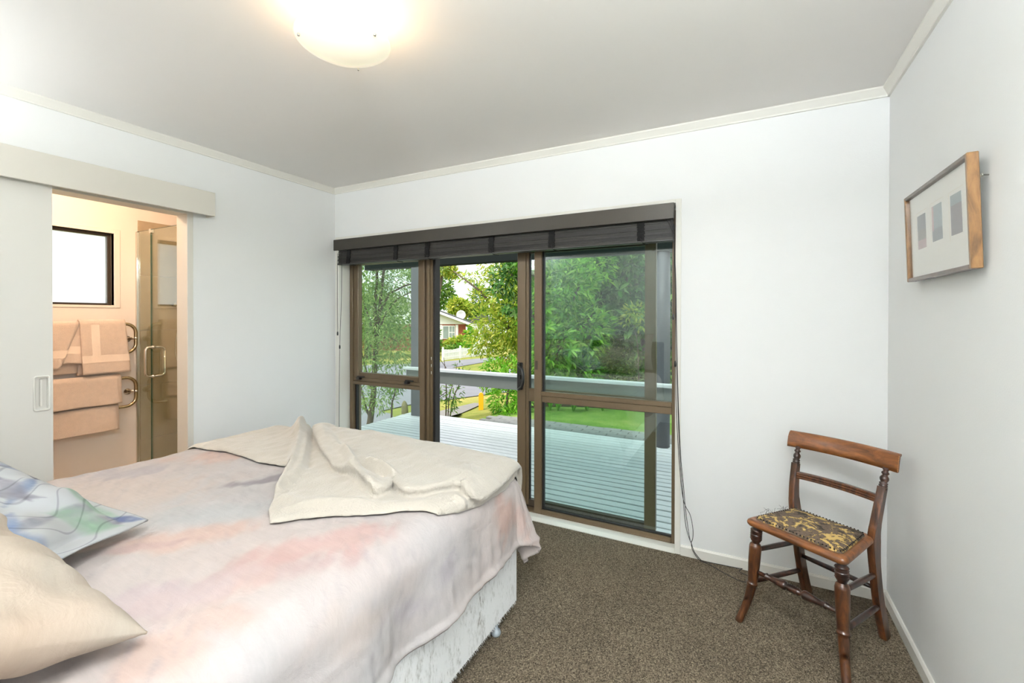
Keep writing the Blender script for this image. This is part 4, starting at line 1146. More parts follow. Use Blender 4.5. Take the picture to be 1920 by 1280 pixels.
# ------------------------------------------------------------------ bathroom things
def towel_rail(name, z0, z1, label):
    t = empty(name, (BX0, 1.5, z0)); tag(t, label, 'towel rail', 'chrome towel rails')
    x = -4.465; r = (z1 - z0) / 2; ye = 1.852
    pts = [(x, 1.0, z1)] + [(x, 1.74, z1)]
    cc = .07
    pts += [(x, ye - cc + cc * math.sin(a), z1 - cc + cc * math.cos(a)) for a in [math.radians(k) for k in range(0, 91, 15)]]
    pts += [(x, ye - cc + cc * math.cos(a), z0 + cc - cc * math.sin(a)) for a in [math.radians(k) for k in range(0, 91, 15)]]
    pts += [(x, 1.74, z0), (x, 1.0, z0)]
    abs_part(MB().sweep(pts, .0125, 12, up=(1, 0, 0)), 'rail_tube', M['brass'], t)
    zm = (z0 + z1) / 2
    abs_part(MB().sweep([(BX0, 1.83, zm - .01), (BX0 + .006, 1.83, zm - .01), (BX0 + .008, 1.83, zm - .01), (x, 1.848, zm)], [.026, .026, .012, .010], 14), 'wall_bracket', M['chrome'], t)
    abs_part(MB().sweep([(x, ye, zm + .01), (x, ye, zm - .01)], .0145, 12, up=(0, 1, 0)), 'joint_collar', M['chrome'], t)
    return t
towel_rail('towel_rail', 1.035, 1.269, 'upper chrome towel rail loop under the bathroom window')
towel_rail('towel_rail', .598, .832, 'lower chrome towel rail loop near the bathroom floor')
M['terry'] = mat('peach_terry_towel', srgb(248, 226, 208), .95, var=.06, vscale=30, bump=.8, bscale=350, sheen=.3, spec=.1)
M['terry_band'] = mat('peach_woven_band', srgb(248, 228, 210), .8, var=.03, bump=.2, bscale=200)
def towel(label, y0, y1, zt, zf, zbk, skew=0.0, cut=None, seed=1, off=0.0, bands=True, thick=.010, vband=None):
    t = empty('towel', (-4.465, (y0 + y1) / 2, zf)); tag(t, label, 'towel', 'peach towels on the rails')
    x = -4.465; rr = .0135 + thick / 2 + off; mb = MB(); n = 40
    def P(s, q):
        # s: 0 front hem .. 1 back hem ; q across
        y = y0 + (y1 - y0) * q
        Lf = zt - zf; Lb = zt - zbk; tot = Lf + math.pi * rr + Lb; d = s * tot
        if d < Lf: a = d / Lf; px_, pz = x + rr, zf + d; fr = 1 - a
        elif d < Lf + math.pi * rr: a = (d - Lf) / rr; px_, pz = x + rr * math.cos(a), zt + rr * math.sin(a); fr = 0
        else: px_, pz = x - rr, zt - (d - Lf - math.pi * rr); fr = 0
        if fr > 0:
            y += skew * fr * (.5 if q < .5 else 1) + (cut or 0) * fr * q
            px_ += .006 * fr * math.sin(q * 9 + seed) + .008 * fr * fr + .003 * noise.noise(Vector((y * 30, pz * 20, seed)))
            pz += .010 * fr * noise.noise(Vector((q * 3, seed, 0)))
        return (px_, y, pz)
    mb.grid(P, 44, 18)
    o = abs_part(mb, 'towel_cloth', M['terry'], t)
    md = o.modifiers.new('thickness', 'SOLIDIFY'); md.thickness = thick; md.offset = 0
    if bands:
        Lf = zt - zf; tot = Lf + math.pi * rr + (zt - zbk)
        s0, s1 = (.06 * Lf / .4 + .03) / tot, (.06 * Lf / .4 + .085) / tot
        b2 = MB().grid(lambda a, q: tuple(Vector(P(s0 + (s1 - s0) * a, q)) + Vector((thick / 2 + .0012, 0, 0))), 4, 18)
        abs_part(b2, 'woven_band', M['terry_band'], t)
    if vband:
        b2 = MB().grid(lambda a, q: tuple(Vector(P((.09 + (zt - zf - .10) * a) / (zt - zf + math.pi * rr + zt - zbk), vband[0] + (vband[1] - vband[0]) * q)) + Vector((thick / 2 + .0010, 0, 0))), 16, 4)
        abs_part(b2, 'woven_band', M['terry_band'], t)
    return t
towel('peach towel at the left of the upper rail, cut off by the door', 1.10, 1.492, 1.271, .945, .90, 0, -.11, 3)
towel('peach towel hanging behind and between the two upper towels', 1.40, 1.60, 1.268, .975, 1.0, 0, .02, 5, off=-.004, thick=.006)
towel('folded peach towel at the right end of the upper rail', 1.492, 1.772, 1.275, .885, .88, .030, 0, 7, off=.006, thick=.014, vband=(.22, .40))
towel('peach towel over the top bar of the lower rail', 1.10, 1.742, .834, .640, .62, 0, 0, 11, off=.006, thick=.016, bands=False)
towel('peach towel lowest of all, over the bottom bar of the lower rail', 1.10, 1.726, .600, .432, .44, 0, 0, 13, off=.002, thick=.014, bands=False)

ss = empty('shower_screen', (-4.2, 1.901, .04)); tag(ss, 'frameless glass shower screen with square tube handle', 'shower screen')
gz0, gz1 = .04, 2.043
M['glass_edge'] = mat('green_glass_edge', srgb(60, 92, 72), .15, var=.1)
abs_part(MB().box(-4.545, -4.325, 1.897, 1.905, gz0, gz1), 'fixed_pane', M['glass_clear'], ss)
abs_part(MB().box(-4.317, -3.45, 1.897, 1.905, gz0, gz1), 'door_pane', M['glass_clear'], ss)
abs_part(MB().box(-4.325, -4.3235, 1.896, 1.906, gz0, gz1), 'pane_edge', M['glass_edge'], ss)
abs_part(MB().box(-4.3185, -4.317, 1.896, 1.906, gz0, gz1), 'pane_edge', M['glass_edge'], ss)
abs_part(MB().box(-4.545, -3.45, 1.8965, 1.9055, gz1, gz1 + .001), 'pane_edge', M['glass_edge'], ss)
abs_part(MB().box(-4.559, -4.543, 1.890, 1.912, gz0, gz1, .002), 'wall_channel', M['chrome'], ss)
abs_part(MB().box(-4.335, -4.307, 1.888, 1.914, gz1 - .03, gz1 + .006, .003), 'top_clamp', M['chrome'], ss)
hx = -4.292; a0, a1, b0_, b1_ = 1.846, 1.982, .842, 1.080
ring = [(hx, y, z) for y, z in rrect(a0, a1, b0_, b1_, .03, 5)]
abs_part(MB().sweep(ring + ring[:1], .0105, 12, up=(1, 0, 0)), 'handle', M['chrome'], ss)
for z in (b0_ , b1_ ): abs_part(MB().sweep([(hx, 1.888, z), (hx, 1.914, z)], .0135, 12), 'handle_boss', M['chrome'], ss)
sh = on(331, 572, 'x', BX0 + .06)
shw = empty('shower_slide', (BX0, sh.y, 1.0)); tag(shw, 'chrome shower hose holder on the tiled shower wall', 'shower')
abs_part(MB().sweep([(BX0 + .008, sh.y, sh.z), (BX0 + .03, sh.y, sh.z), (BX0 + .03, sh.y, sh.z), (BX0 + .085, sh.y, sh.z + .01)], [.012, .012, .024, .024], 12), 'hose_holder', M['chrome'], shw)
hs = curve([(BX0 + .07, sh.y, sh.z - .01), (BX0 + .09, sh.y + .0, sh.z - .15), (BX0 + .08, sh.y - .02, sh.z - .40), (BX0 + .09, sh.y + .02, sh.z - .60), (BX0 + .05, sh.y + .10, sh.z - .68)], 6)
abs_part(MB().sweep(hs, .007, 8, up=(1, .1, 0)), 'shower_hose', M['chrome'], shw)
bld = empty('bathroom_downlight', (-3.75, 1.25, H)); tag(bld, 'warm downlight in the bathroom ceiling', 'lamp')
MB().lathe([(.0005, -.006), (.03, -.006), (.042, -.010), (.046, -.006), (.046, 0)], 20).build('downlight_rim', M['chrome'], bld)
bd_ = bpy.data.lights.new('bathroom_light', 'POINT'); bd_.energy = 25; bd_.color = (1.0, .72, .50); bd_.shadow_soft_size = .05
bo = bpy.data.objects.new('bathroom_light', bd_); COL.objects.link(bo); bo.location = (0, 0, -.08); bo.parent = bld
# ------------------------------------------------------------------ outside: deck, rail, garden, street, house
M['deckpaint'] = mat('pale_grey_deck_paint', srgb(230, 234, 238), .35, var=.10, vscale=5, stretch=(.6, 6, 1), bump=.1, bscale=40)
M['railpaint'] = mat('mid_grey_rail_paint', srgb(116, 121, 117), .5, var=.06, vscale=5)
M['cappaint'] = mat('light_grey_rail_cap', srgb(206, 212, 214), .4, var=.05)
M['postpaint'] = mat('charcoal_post_paint', srgb(92, 94, 100), .55, var=.08, vscale=6)
M['darkbeam'] = mat('dark_green_grey_beam', srgb(30, 36, 34), .85, var=.08, spec=.15)
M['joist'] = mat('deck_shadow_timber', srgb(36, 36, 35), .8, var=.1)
DKX0, DKX1, DKY1, DKZ = -4.45, 2.2, 5.26, -.10
dk = empty('deck', (-1.2, 4.0, DKZ)); tag(dk, 'pale grey painted timber deck outside the glass door', 'deck')
dm_ = None
y = 3.163 - .0977 * 3
rng = random.Random(5)
while y < DKY1 - .02:
    w_ = .0795
    o = abs_part(MB().box(DKX0 + rng.uniform(-.006, .006), DKX1, y + .004, y + .004 + w_, DKZ - .022 + rng.uniform(-.0012, .0012), DKZ + rng.uniform(-.0012, .0012), .003), 'deck_board', M['deckpaint'], dk)
    y += .0977
for xx in [DKX0 + .12 + .6 * k for k in range(11)]:
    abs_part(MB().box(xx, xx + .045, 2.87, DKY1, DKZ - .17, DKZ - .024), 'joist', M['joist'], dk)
abs_part(MB().box(DKX0 + .02, DKX1, DKY1 - .01, DKY1 + .02, DKZ - .20, DKZ - .024), 'fascia_board', M['railpaint'], dk)
struct('wall_outside', MB().box(GX0 - 2.0, XR + 2.0, YB + .19, YB + .205, -.7, 0.0 - .02).box(XL - 2.2, GX0 - .02, YB + .19, YB + .205, -.02, 2.6).box(GX1 + .02, XR + 2.0, YB + .19, YB + .205, -.02, 2.6).box(GX0 - .02, GX1 + .02, YB + .19, YB + .205, GZ1, 2.6), M['railpaint'])
# railing: deep board with a light cap, held by two posts that carry the veranda beam
rl = empty('deck_railing', (-2.5, 5.05, DKZ)); tag(rl, 'low grey deck railing board with pale flat cap', 'railing')
abs_part(MB().box(-4.33, 1.9, 5.03, 5.075, .41, .575, .003), 'rail_board', M['railpaint'], rl)
abs_part(MB().box(-4.36, 1.9, 4.985, 5.082, .575, .612, .004), 'rail_cap', M['cappaint'], rl)
pl_ = empty('veranda_post', (-4.21, 5.15, DKZ)); tag(pl_, 'square charcoal veranda post at the left end of the railing', 'post', 'veranda posts')
MB().box(-.085, .085, -.062, .064, 0, 2.149, .006).build('post_shaft', M['postpaint'], pl_)
pr_o = empty('veranda_post', (-.80, 5.165, DKZ)); tag(pr_o, 'thick round charcoal veranda post at the right behind the railing', 'post', 'veranda posts')
MB().lathe([(.0005, 0), (.078, 0), (.078, 1.2), (.076, 2.149), (.0005, 2.149)], 28).build('post_shaft', M['postpaint'], pr_o)
vb = empty('veranda_beam', (-1.5, 5.15, 2.14)); tag(vb, 'dark veranda beam above the deck, seen just under the blind', 'beam')
abs_part(MB().box(-5.2, 3.0, 5.08, 5.22, 2.05, 2.32, .004), 'beam', M['darkbeam'], vb)
struct('ceiling_soffit', MB().box(-5.2, 3.0, YB + .205, 3.45, 2.36, 2.40), M['darkbeam'])

def g(x, y):
    s = -.75 * x + .30 * y
    if s < 10:
        t = min(1, max(0, (s - 3.6) / 6.4)); return -.17 - 1.58 * t * t * (3 - 2 * t) * (1 if t < 1 else 1)
    return -1.75 - .75 * min(24.0, s - 10) / 24
def ong(px, py, dz=0.0):
    r = ray(px, py); d = 4.0; p0 = Vector((0, 0, CAMH))
    while d < 140:
        p = p0 + r * d
        if p.z <= g(p.x, p.y) + dz: break
        d += .05
    p = p0 + r * d
    return Vector((p.x, p.y, g(p.x, p.y) + dz))
def grass_mat(name, c1, c2, c3, sc=1.2):
    m, nt, b = base(name)
    tc = nd(nt, 'ShaderNodeTexCoord')
    n1 = nd(nt, 'ShaderNodeTexNoise', Scale=sc, Detail=6.0, Roughness=.7); n2 = nd(nt, 'ShaderNodeTexNoise', Scale=45.0, Detail=4.0)
    for k in (n1, n2): nt.links.new(tc.outputs['Object'], k.inputs['Vector'])
    a = nd(nt, 'ShaderNodeMath', operation='MULTIPLY_ADD'); a.inputs[1].default_value = .5
    nt.links.new(n2.outputs[0], a.inputs[0]); nt.links.new(n1.outputs[0], a.inputs[2])
    r = nd(nt, 'ShaderNodeValToRGB'); e = r.color_ramp.elements
    e[0].position = .55; e[0].color = c1; e[1].position = .95; e[1].color = c3; k = e.new(.75); k.color = c2
    nt.links.new(a.outputs[0], r.inputs[0]); nt.links.new(r.outputs[0], b.inputs['Base Color'])
    b.inputs['Roughness'].default_value = .95; b.inputs['Specular IOR Level'].default_value = .1
    bp = nd(nt, 'ShaderNodeBump', Strength=.7, Distance=.03); nt.links.new(n2.outputs[0], bp.inputs['Height']); nt.links.new(bp.outputs[0], b.inputs['Normal'])
    return m
M['dry'] = grass_mat('dry_berm_grass', srgb(104, 124, 52), srgb(150, 152, 76), srgb(188, 170, 104), .35)
M['lawn'] = grass_mat('green_lawn', srgb(82, 122, 48), srgb(118, 152, 68), srgb(156, 170, 92), 1.4)
M['soil'] = grass_mat('dark_garden_soil', srgb(38, 32, 24), srgb(64, 52, 38), srgb(96, 76, 54), 3)
M['asphalt'] = mat('pale_asphalt', srgb(132, 132, 137), .8, var=.12, vscale=1.2)
M['concrete'] = mat('footpath_concrete', srgb(140, 136, 131), .9, var=.1, vscale=3)
def gpt(x, y): return (x, y, g(x, y))
xs = [-90, -60, -45, -34, -26] + [-20 + k for k in range(0, 27)] + [9, 14, 25, 45]
ys = [-12, -4, 2.87] + [3.5 + .75 * k for k in range(20)] + [20, 23, 27, 32, 38, 45, 55, 70, 95]
gv_ = [gpt(x, y) for y in ys for x in xs]
gf = [(j * len(xs) + i, j * len(xs) + i + 1, (j + 1) * len(xs) + i + 1, (j + 1) * len(xs) + i) for j in range(len(ys) - 1) for i in range(len(xs) - 1)]
gr = MB().add(gv_, gf, True).build('ground', M['dry']); tag(gr, 'dry yellow green grass sloping to the street', kind='structure')
def patch(name, px, m, dz, label):
    P_ = [ong(a, b, dz) for a, b in px]
    o = MB().add(P_, [tuple(range(len(P_)))]).build(name, m); tag(o, label, kind='structure'); return o
patch('street', [(400, 880), (640, 815), (742, 790), (735, 776), (712, 771), (765, 759), (815, 752), (930, 737), (1150, 714), (1150, 687), (955, 692), (895, 697), (848, 689), (955, 671), (955, 667), (835, 677), (815, 680), (500, 690)], M['asphalt'], .03, 'pale asphalt street and driveway beyond the berm')
patch('footpath', [(800, 776), (890, 755), (905, 757), (866, 774), (815, 788), (790, 790)], M['concrete'], .03, 'grey concrete footpath beside the yellow post')
# lawn, soil bed and pavers at the right
def sheet(name, x0, x1, y0, y1, m, dz, label):
    nx, ny = 16, 10
    mb = MB().grid(lambda a, b: (x0 + (x1 - x0) * a, y0 + (y1 - y0) * b, g(x0 + (x1 - x0) * a, y0 + (y1 - y0) * b) + dz), nx, ny)
    o = mb.build(name, m); tag(o, label, kind='structure'); return o
sheet('lawn', -3.6, 4.5, 5.90, 7.6, M['lawn'], .015, 'green lawn right of the doorway beyond the deck')
sheet('garden_bed', -4.2, 5.0, 7.15, 15.0, M['soil'], .03, 'dark soil bed under the bushes')
pv = empty('paver_path', (-.8, 5.6, -.2)); tag(pv, 'strip of grey concrete pavers between deck and lawn', 'path')
M['paver'] = mat('grey_paver', srgb(150, 150, 148), .85, var=.18, vscale=7)
abs_part(MB().box(-3.3, 2.6, 5.30, 5.93, -.30, -.160), 'paver_bed', M['soil'], pv)
pm_ = None
for r_ in range(6):
    for c_ in range(25):
        x0 = -3.28 + c_ * .232 + (.116 if r_ % 2 else 0); y0 = 5.352 + r_ * .1
        if pm_ is None:
            pm_ = MB().box(-.113, .113, -.049, .049, -.03, 0, .005).build('paver', M['paver']); o = pm_
        else: o = link_copy(pm_)
        o.parent = pv; o.matrix_parent_inverse = wmat(pv).inverted(); o.location = (x0, y0, -.148 + rng.uniform(-.003, .003)); o.rotation_euler = (0, 0, rng.uniform(-.01, .01))

# ---- foliage
def leaf_mat(name, c1, c2, c3, trans=.35, rough=.4):
    m = bpy.data.materials.new(name); m.use_nodes = True
    nt = m.node_tree; b = nt.nodes['Principled BSDF']; out = nt.nodes['Material Output']
    ge = nd(nt, 'ShaderNodeNewGeometry'); oi = nd(nt, 'ShaderNodeObjectInfo')
    ad = nd(nt, 'ShaderNodeMath', operation='ADD'); fr = nd(nt, 'ShaderNodeMath', operation='FRACT')
    nt.links.new(ge.outputs['Random Per Island'], ad.inputs[0]); nt.links.new(oi.outputs['Random'], ad.inputs[1]); nt.links.new(ad.outputs[0], fr.inputs[0])
    r = nd(nt, 'ShaderNodeValToRGB'); e = r.color_ramp.elements
    e[0].color = c1; e[1].color = c3; k = e.new(.55); k.color = c2
    nt.links.new(fr.outputs[0], r.inputs[0]); nt.links.new(r.outputs[0], b.inputs['Base Color'])
    b.inputs['Roughness'].default_value = rough; b.inputs['Specular IOR Level'].default_value = .3
    t = nd(nt, 'ShaderNodeBsdfTranslucent'); nt.links.new(r.outputs[0], t.inputs[0])
    mx = nd(nt, 'ShaderNodeMixShader'); mx.inputs[0].default_value = trans
    nt.links.new(b.outputs[0], mx.inputs[1]); nt.links.new(t.outputs[0], mx.inputs[2]); nt.links.new(mx.outputs[0], out.inputs[0])
    return m
M['lf_bright'] = leaf_mat('bright_green_leaf', srgb(74, 138, 30), srgb(128, 196, 52), srgb(190, 232, 96), .5)
M['lf_dark'] = leaf_mat('dark_glossy_leaf', srgb(36, 74, 32), srgb(80, 132, 58), srgb(150, 186, 110), .3, .22)
M['lf_yel'] = leaf_mat('yellow_green_leaf', srgb(120, 158, 50), srgb(168, 190, 66), srgb(214, 210, 96), .45)
M['lf_grey'] = leaf_mat('soft_green_leaf', srgb(104, 142, 72), srgb(150, 186, 102), srgb(204, 222, 148), .55)
M['lf_mid'] = leaf_mat('mid_green_leaf', srgb(70, 116, 44), srgb(108, 152, 62), srgb(160, 186, 90), .4)
M['bark'] = mat('grey_brown_bark', srgb(104, 90, 76), .9, var=.35, vscale=20, stretch=(1, 1, .3), bump=.5, bscale=60)
def leaf_arrays(rs, pos, dirs, length, width):
    """one folded four-corner leaf per position"""
    n = len(pos)
    d = dirs / (np.linalg.norm(dirs, axis=1, keepdims=True) + 1e-9)
    up = np.tile([0, 0, 1.0], (n, 1)) + rs.normal(0, .5, (n, 3))
    s = np.cross(d, up); s /= (np.linalg.norm(s, axis=1, keepdims=True) + 1e-9)
    nn = np.cross(s, d)
    L = length * rs.uniform(.65, 1.25, (n, 1)); Wd = width * rs.uniform(.75, 1.2, (n, 1))
    b_ = pos; m1 = pos + d * L * .45 + s * Wd * .5 + nn * Wd * .18; m2 = pos + d * L * .45 - s * Wd * .5 + nn * Wd * .18; t_ = pos + d * L - nn * L * .12
    V = np.stack([b_, m1, t_, m2], 1).reshape(-1, 3)
    i0 = np.arange(n) * 4
    F = np.concatenate([np.stack([i0, i0 + 1, i0 + 2], 1), np.stack([i0, i0 + 2, i0 + 3], 1)], 1).reshape(-1, 3)
    return V, F
def leaf_mesh(name, V, F, m, parent, kind='stuff'):
    me = bpy.data.meshes.new(name)
    me.vertices.add(len(V)); me.vertices.foreach_set('co', V.astype(np.float32).ravel())
    me.loops.add(len(F) * 3); me.loops.foreach_set('vertex_index', F.astype(np.int32).ravel())
    me.polygons.add(len(F)); me.polygons.foreach_set('loop_start', np.arange(len(F), dtype=np.int32) * 3)
    me.update(calc_edges=True); me.validate()
    o = bpy.data.objects.new(name, me); COL.objects.link(o); me.materials.append(m)
    o.parent = parent; o.matrix_parent_inverse = wmat(parent).inverted()
    if kind: o['kind'] = kind
    return o
def blob_pts(rs, blobs, n, shell=.5):
    vol = np.array([r[0] * r[1] * r[2] for c, r in blobs]) ** .8; vol /= vol.sum()
    P_, D_ = [], []
    for (c, r), f in zip(blobs, vol):
        k = max(1, int(n * f)); q = rs.normal(0, 1, (k, 3)); q /= np.linalg.norm(q, axis=1, keepdims=True)
        rad = shell + (1 - shell) * rs.uniform(0, 1, (k, 1)) ** .6
        rad *= 1 + .10 * np.sin(q[:, :1] * 7 + q[:, 1:2] * 5 + c[0]) * np.cos(q[:, 2:3] * 6 + c[1])
        P_.append(np.array(c) + q * rad * np.array(r)); D_.append(q + rs.normal(0, .55, (k, 3)) + np.array([0, 0, -.1]))
    return np.concatenate(P_), np.concatenate(D_)
def blob(px, py, d, rx, ry, dep=None):
    c = at(px, py, d); k = d / FPX
    return (tuple(c), (rx * k, dep if dep else (rx + ry) / 2 * k, ry * k))
LEAF_SHAPES = {}
def plant(name, label, cat, blobs, n, ll, lw, m, seed, trunk=None, group=None, single=0, shell=.5):
    rs = np.random.RandomState(seed)
    c0 = blobs[0][0]
    base_xy = trunk[0][0][0] if trunk else c0
    e = empty(name, (base_xy[0], base_xy[1], g(base_xy[0], base_xy[1]))); tag(e, label, cat, group)
    if trunk:
        for pts, r in trunk_list(trunk):
            abs_part(MB().sweep(pts, r, 8, up=(.9, .3, .1)), 'branch' if r[0] < .035 else 'trunk', M['bark'], e)
    P_, D_ = blob_pts(rs, blobs, n, shell)
    V, F = leaf_arrays(rs, P_, D_, ll, lw)
    leaf_mesh('foliage', V, F, m, e)
    if single:
        me = bpy.data.meshes.new('leaf')
        me.from_pydata([(0, 0, 0), (.30, .30, .05), (.62, .36, .05), (1, 0, -.10), (.62, -.36, .05), (.30, -.30, .05), (.5, 0, -.02)], [], [(0, 6, 1), (1, 6, 2), (2, 6, 3), (3, 6, 4), (4, 6, 5), (5, 6, 0)])
        me.materials.append(m)
        # rosettes on the side that faces the house
        cnt = 0
        while cnt < single:
            c, r = blobs[rs.randint(len(blobs))]
            q = rs.normal(0, 1, 3); q /= np.linalg.norm(q)
            if q[1] > -.25: continue
            p = np.array(c) + q * np.array(r) * 1.02
            k = min(rs.randint(4, 8), single - cnt)
            a0 = rs.uniform(0, 6.28)
            ax = Vector((q[0] * .5, q[1], .55 + q[2] * .3)).normalized()
            t1 = ax.orthogonal().normalized(); t2 = ax.cross(t1)
            for i in range(k):
                a = a0 + 6.283 * i / k
                d = (t1 * math.cos(a) + t2 * math.sin(a)) * .9 + ax * rs.uniform(.1, .5); d.normalize()
                sd_ = ax.cross(d).normalized(); nz = d.cross(sd_)
                mt = Matrix((d, sd_, nz)).transposed().to_4x4(); sc_ = ll * rs.uniform(.9, 1.35)
                mt = Matrix.Translation(p) @ mt @ Matrix.Diagonal((sc_, lw * 1.35, sc_, 1))
                o = bpy.data.objects.new('leaf', me); COL.objects.link(o); o.parent = e
                o.matrix_parent_inverse = wmat(e).inverted(); o.matrix_basis = mt
                cnt += 1
    return e
def trunk_list(t): return [(p, r) for p, r in t]
def tp(pts, d): return [at(a, b, d) for a, b in pts]

# slender tree beyond the left pane
D = 7.6
def gbase(px, d):
    p = at(px, 700, d); return Vector((p.x, p.y, g(p.x, p.y)))
tk_ = [([gbase(690, D)] + tp([(694, 790), (700, 740), (703, 680), (706, 640)], D), [.065, .055, .05, .046, .042]),
       (tp([(706, 640), (703, 580), (707, 520), (704, 470)], D), [.034, .030, .026, .020]),
       (tp([(706, 640), (712, 580), (718, 520), (724, 470)], D), [.034, .032, .026, .020]),
       (tp([(711, 590), (730, 550), (760, 535), (790, 528)], D), [.022, .018, .014, .010]),
       (tp([(709, 620), (725, 585), (745, 560), (775, 545)], D), [.018, .014, .012, .008]),
       (tp([(700, 740), (688, 700), (678, 660), (672, 600)], D), [.020, .016, .012, .008]),
       (tp([(694, 782), (686, 765), (680, 740), (675, 715)], D), [.024, .020, .016, .010]),
       (tp([(705, 640), (690, 590), (672, 540), (662, 500)], D), [.018, .014, .010, .008]),
       (tp([(706, 640), (726, 630), (745, 640)], D), [.012, .010, .006])]
plant('garden_tree', 'slender young tree with fine soft green leaves behind the left pane', 'tree',
      [blob(690, 520, D, 60, 60), blob(745, 530, D + .5, 55, 55), blob(715, 600, D, 70, 60), blob(680, 660, D - .3, 40, 50), blob(735, 660, D + .3, 50, 45), blob(675, 740, D, 26, 36), blob(712, 745, D - .2, 35, 30), blob(600, 560, D, 70, 90), blob(800, 500, D + 1, 40, 30), blob(700, 430, D, 110, 70)],
      13000, .085, .022, M['lf_grey'], 11, tk_, shell=.15)
plant('sapling', 'thin dark sapling standing just beyond the deck behind the left pane', 'tree', [blob(742, 720, 6.6, 22, 18), blob(728, 742, 6.6, 14, 14)], 160, .08, .022, M['lf_mid'], 12,
      [([gbase(734, 6.6)] + tp([(734, 785), (735, 755), (739, 742), (742, 725), (748, 700)], 6.6), [.016, .014, .013, .011, .009, .006])], shell=.1)
# twiggy shrub in the doorway
plant('twiggy_shrub', 'sparse twiggy shrub rising behind the deck in the open doorway', 'shrub', [blob(850, 735, 7.0, 16, 30), blob(868, 705, 7.0, 18, 12), blob(826, 742, 7.0, 14, 10), blob(845, 760, 7.0, 14, 14), blob(862, 685, 7.0, 10, 8)], 260, .085, .022, M['lf_mid'], 13,
      [([gbase(835, 7.0)] + tp([(836, 782), (837, 740), (836, 700), (832, 670)], 7.0), [.012, .011, .010, .008, .004]), ([gbase(842, 7.0)] + tp([(845, 775), (852, 740), (866, 710), (882, 690)], 7.0), [.012, .010, .009, .006, .004]), ([gbase(840, 7.0)] + tp([(840, 780), (842, 745), (850, 715), (858, 680)], 7.0), [.010, .009, .008, .006, .003]), (tp([(836, 735), (826, 742), (816, 752)], 7.0), [.006, .005, .003]), (tp([(837, 690), (824, 672), (815, 660)], 7.0), [.005, .004, .003])], shell=.1)
plant('leafy_bush', 'bright leafy bush at the right edge of the open doorway below the rail', 'shrub', [blob(948, 745, 7.6, 30, 42), blob(962, 700, 7.8, 24, 30), blob(925, 715, 8.2, 26, 20), blob(965, 785, 7.2, 26, 26), blob(930, 690, 8.2, 24, 20), blob(990, 760, 7.4, 26, 40)], 2200, .10, .034, M['lf_bright'], 14, [([gbase(950, 7.6), at(950, 760, 7.6), at(955, 700, 7.6)], [.03, .025, .015])], single=60, shell=.45)
# overhanging yellow-green tree in the doorway
D = 11.5
plant('overhanging_tree', 'loose yellow green tree leaning over the right side of the doorway view', 'tree',
      [blob(945, 540, D, 45, 50), blob(900, 560, D + 1, 28, 22), blob(925, 610, D, 45, 42), blob(965, 600, D - .5, 45, 60), blob(905, 640, D + .5, 32, 28), blob(955, 660, D, 40, 36), blob(890, 520, D + 1, 34, 9), blob(930, 500, D, 40, 14), blob(990, 520, D - .5, 45, 60)],
      5200, .15, .05, M['lf_yel'], 15, [([gbase(985, D), at(985, 740, D), at(975, 660, D), at(945, 600, D), at(900, 545, D), at(850, 508, D)], [.10, .085, .07, .05, .03, .012]), ([at(975, 660, D), at(990, 560, D), at(985, 480, D)], [.06, .045, .02])], shell=.25, single=40)
plant('overhanging_tree', 'dark leafy branch end hanging into the top right of the doorway view', 'tree', [blob(950, 520, 8.6, 24, 34), blob(930, 545, 8.6, 16, 14), blob(962, 570, 8.6, 16, 22), blob(972, 500, 8.6, 30, 30)], 520, .13, .048, M['lf_dark'], 16,
      [([gbase(1010, 8.6), at(1010, 740, 8.6), at(1005, 620, 8.6), at(985, 540, 8.6), at(950, 505, 8.6)], [.06, .05, .04, .03, .012])], shell=.2, single=60)
# big bushes beyond the right pane
D = 8.8
plant('glossy_bush', 'large bright green bush behind the left part of the right pane', 'bush',
      [blob(1050, 540, D, 66, 62), blob(1085, 620, D, 60, 60), blob(1035, 650, D - .3, 52, 60), blob(1070, 700, D, 60, 44), blob(1100, 500, D + .3, 54, 44), blob(1020, 580, D, 44, 70), blob(1010, 480, D, 60, 50)],
      6500, .165, .058, M['lf_bright'], 17, [([gbase(1040, D), at(1040, 700, D), at(1060, 610, D), at(1090, 520, D)], [.07, .06, .04, .02]), ([at(1040, 700, D), at(1080, 640, D), at(1110, 590, D)], [.03, .022, .012])], single=150)
D = 9.4
plant('magnolia_tree', 'dark glossy magnolia with big leaves behind the right part of the right pane', 'tree',
      [blob(1175, 530, D, 56, 56), blob(1225, 580, D, 56, 60), blob(1150, 600, D, 50, 44), blob(1200, 640, D, 60, 46), blob(1260, 520, D, 56, 66), blob(1290, 620, D, 60, 70), blob(1190, 480, D, 70, 44)],
      4200, .26, .085, M['lf_dark'], 18, [([gbase(1215, D), at(1215, 700, D), at(1205, 620, D), at(1175, 520, D)], [.09, .08, .06, .03]), ([at(1205, 620, D), at(1240, 560, D), at(1265, 500, D)], [.05, .035, .02])], single=150)
D = 9.0
plant('low_shrub', 'small leaved dark shrub low under the magnolia beside the lawn', 'shrub', [blob(1120, 715, D, 60, 40), blob(1190, 715, D, 56, 42), blob(1150, 670, D + .3, 54, 40), blob(1245, 705, D, 46, 50), blob(1060, 735, D - .2, 46, 26)], 6500, .085, .034, M['lf_mid'], 19)
plant('dark_hedge', 'dark hedge filling the gap under the bushes beyond the lawn', 'hedge', [blob(1040, 720, 11.5, 70, 60), blob(1120, 700, 11.5, 80, 70), blob(1210, 690, 11.5, 80, 80), blob(1290, 700, 11.5, 70, 80)], 9000, .13, .06, M['lf_dark'], 23)
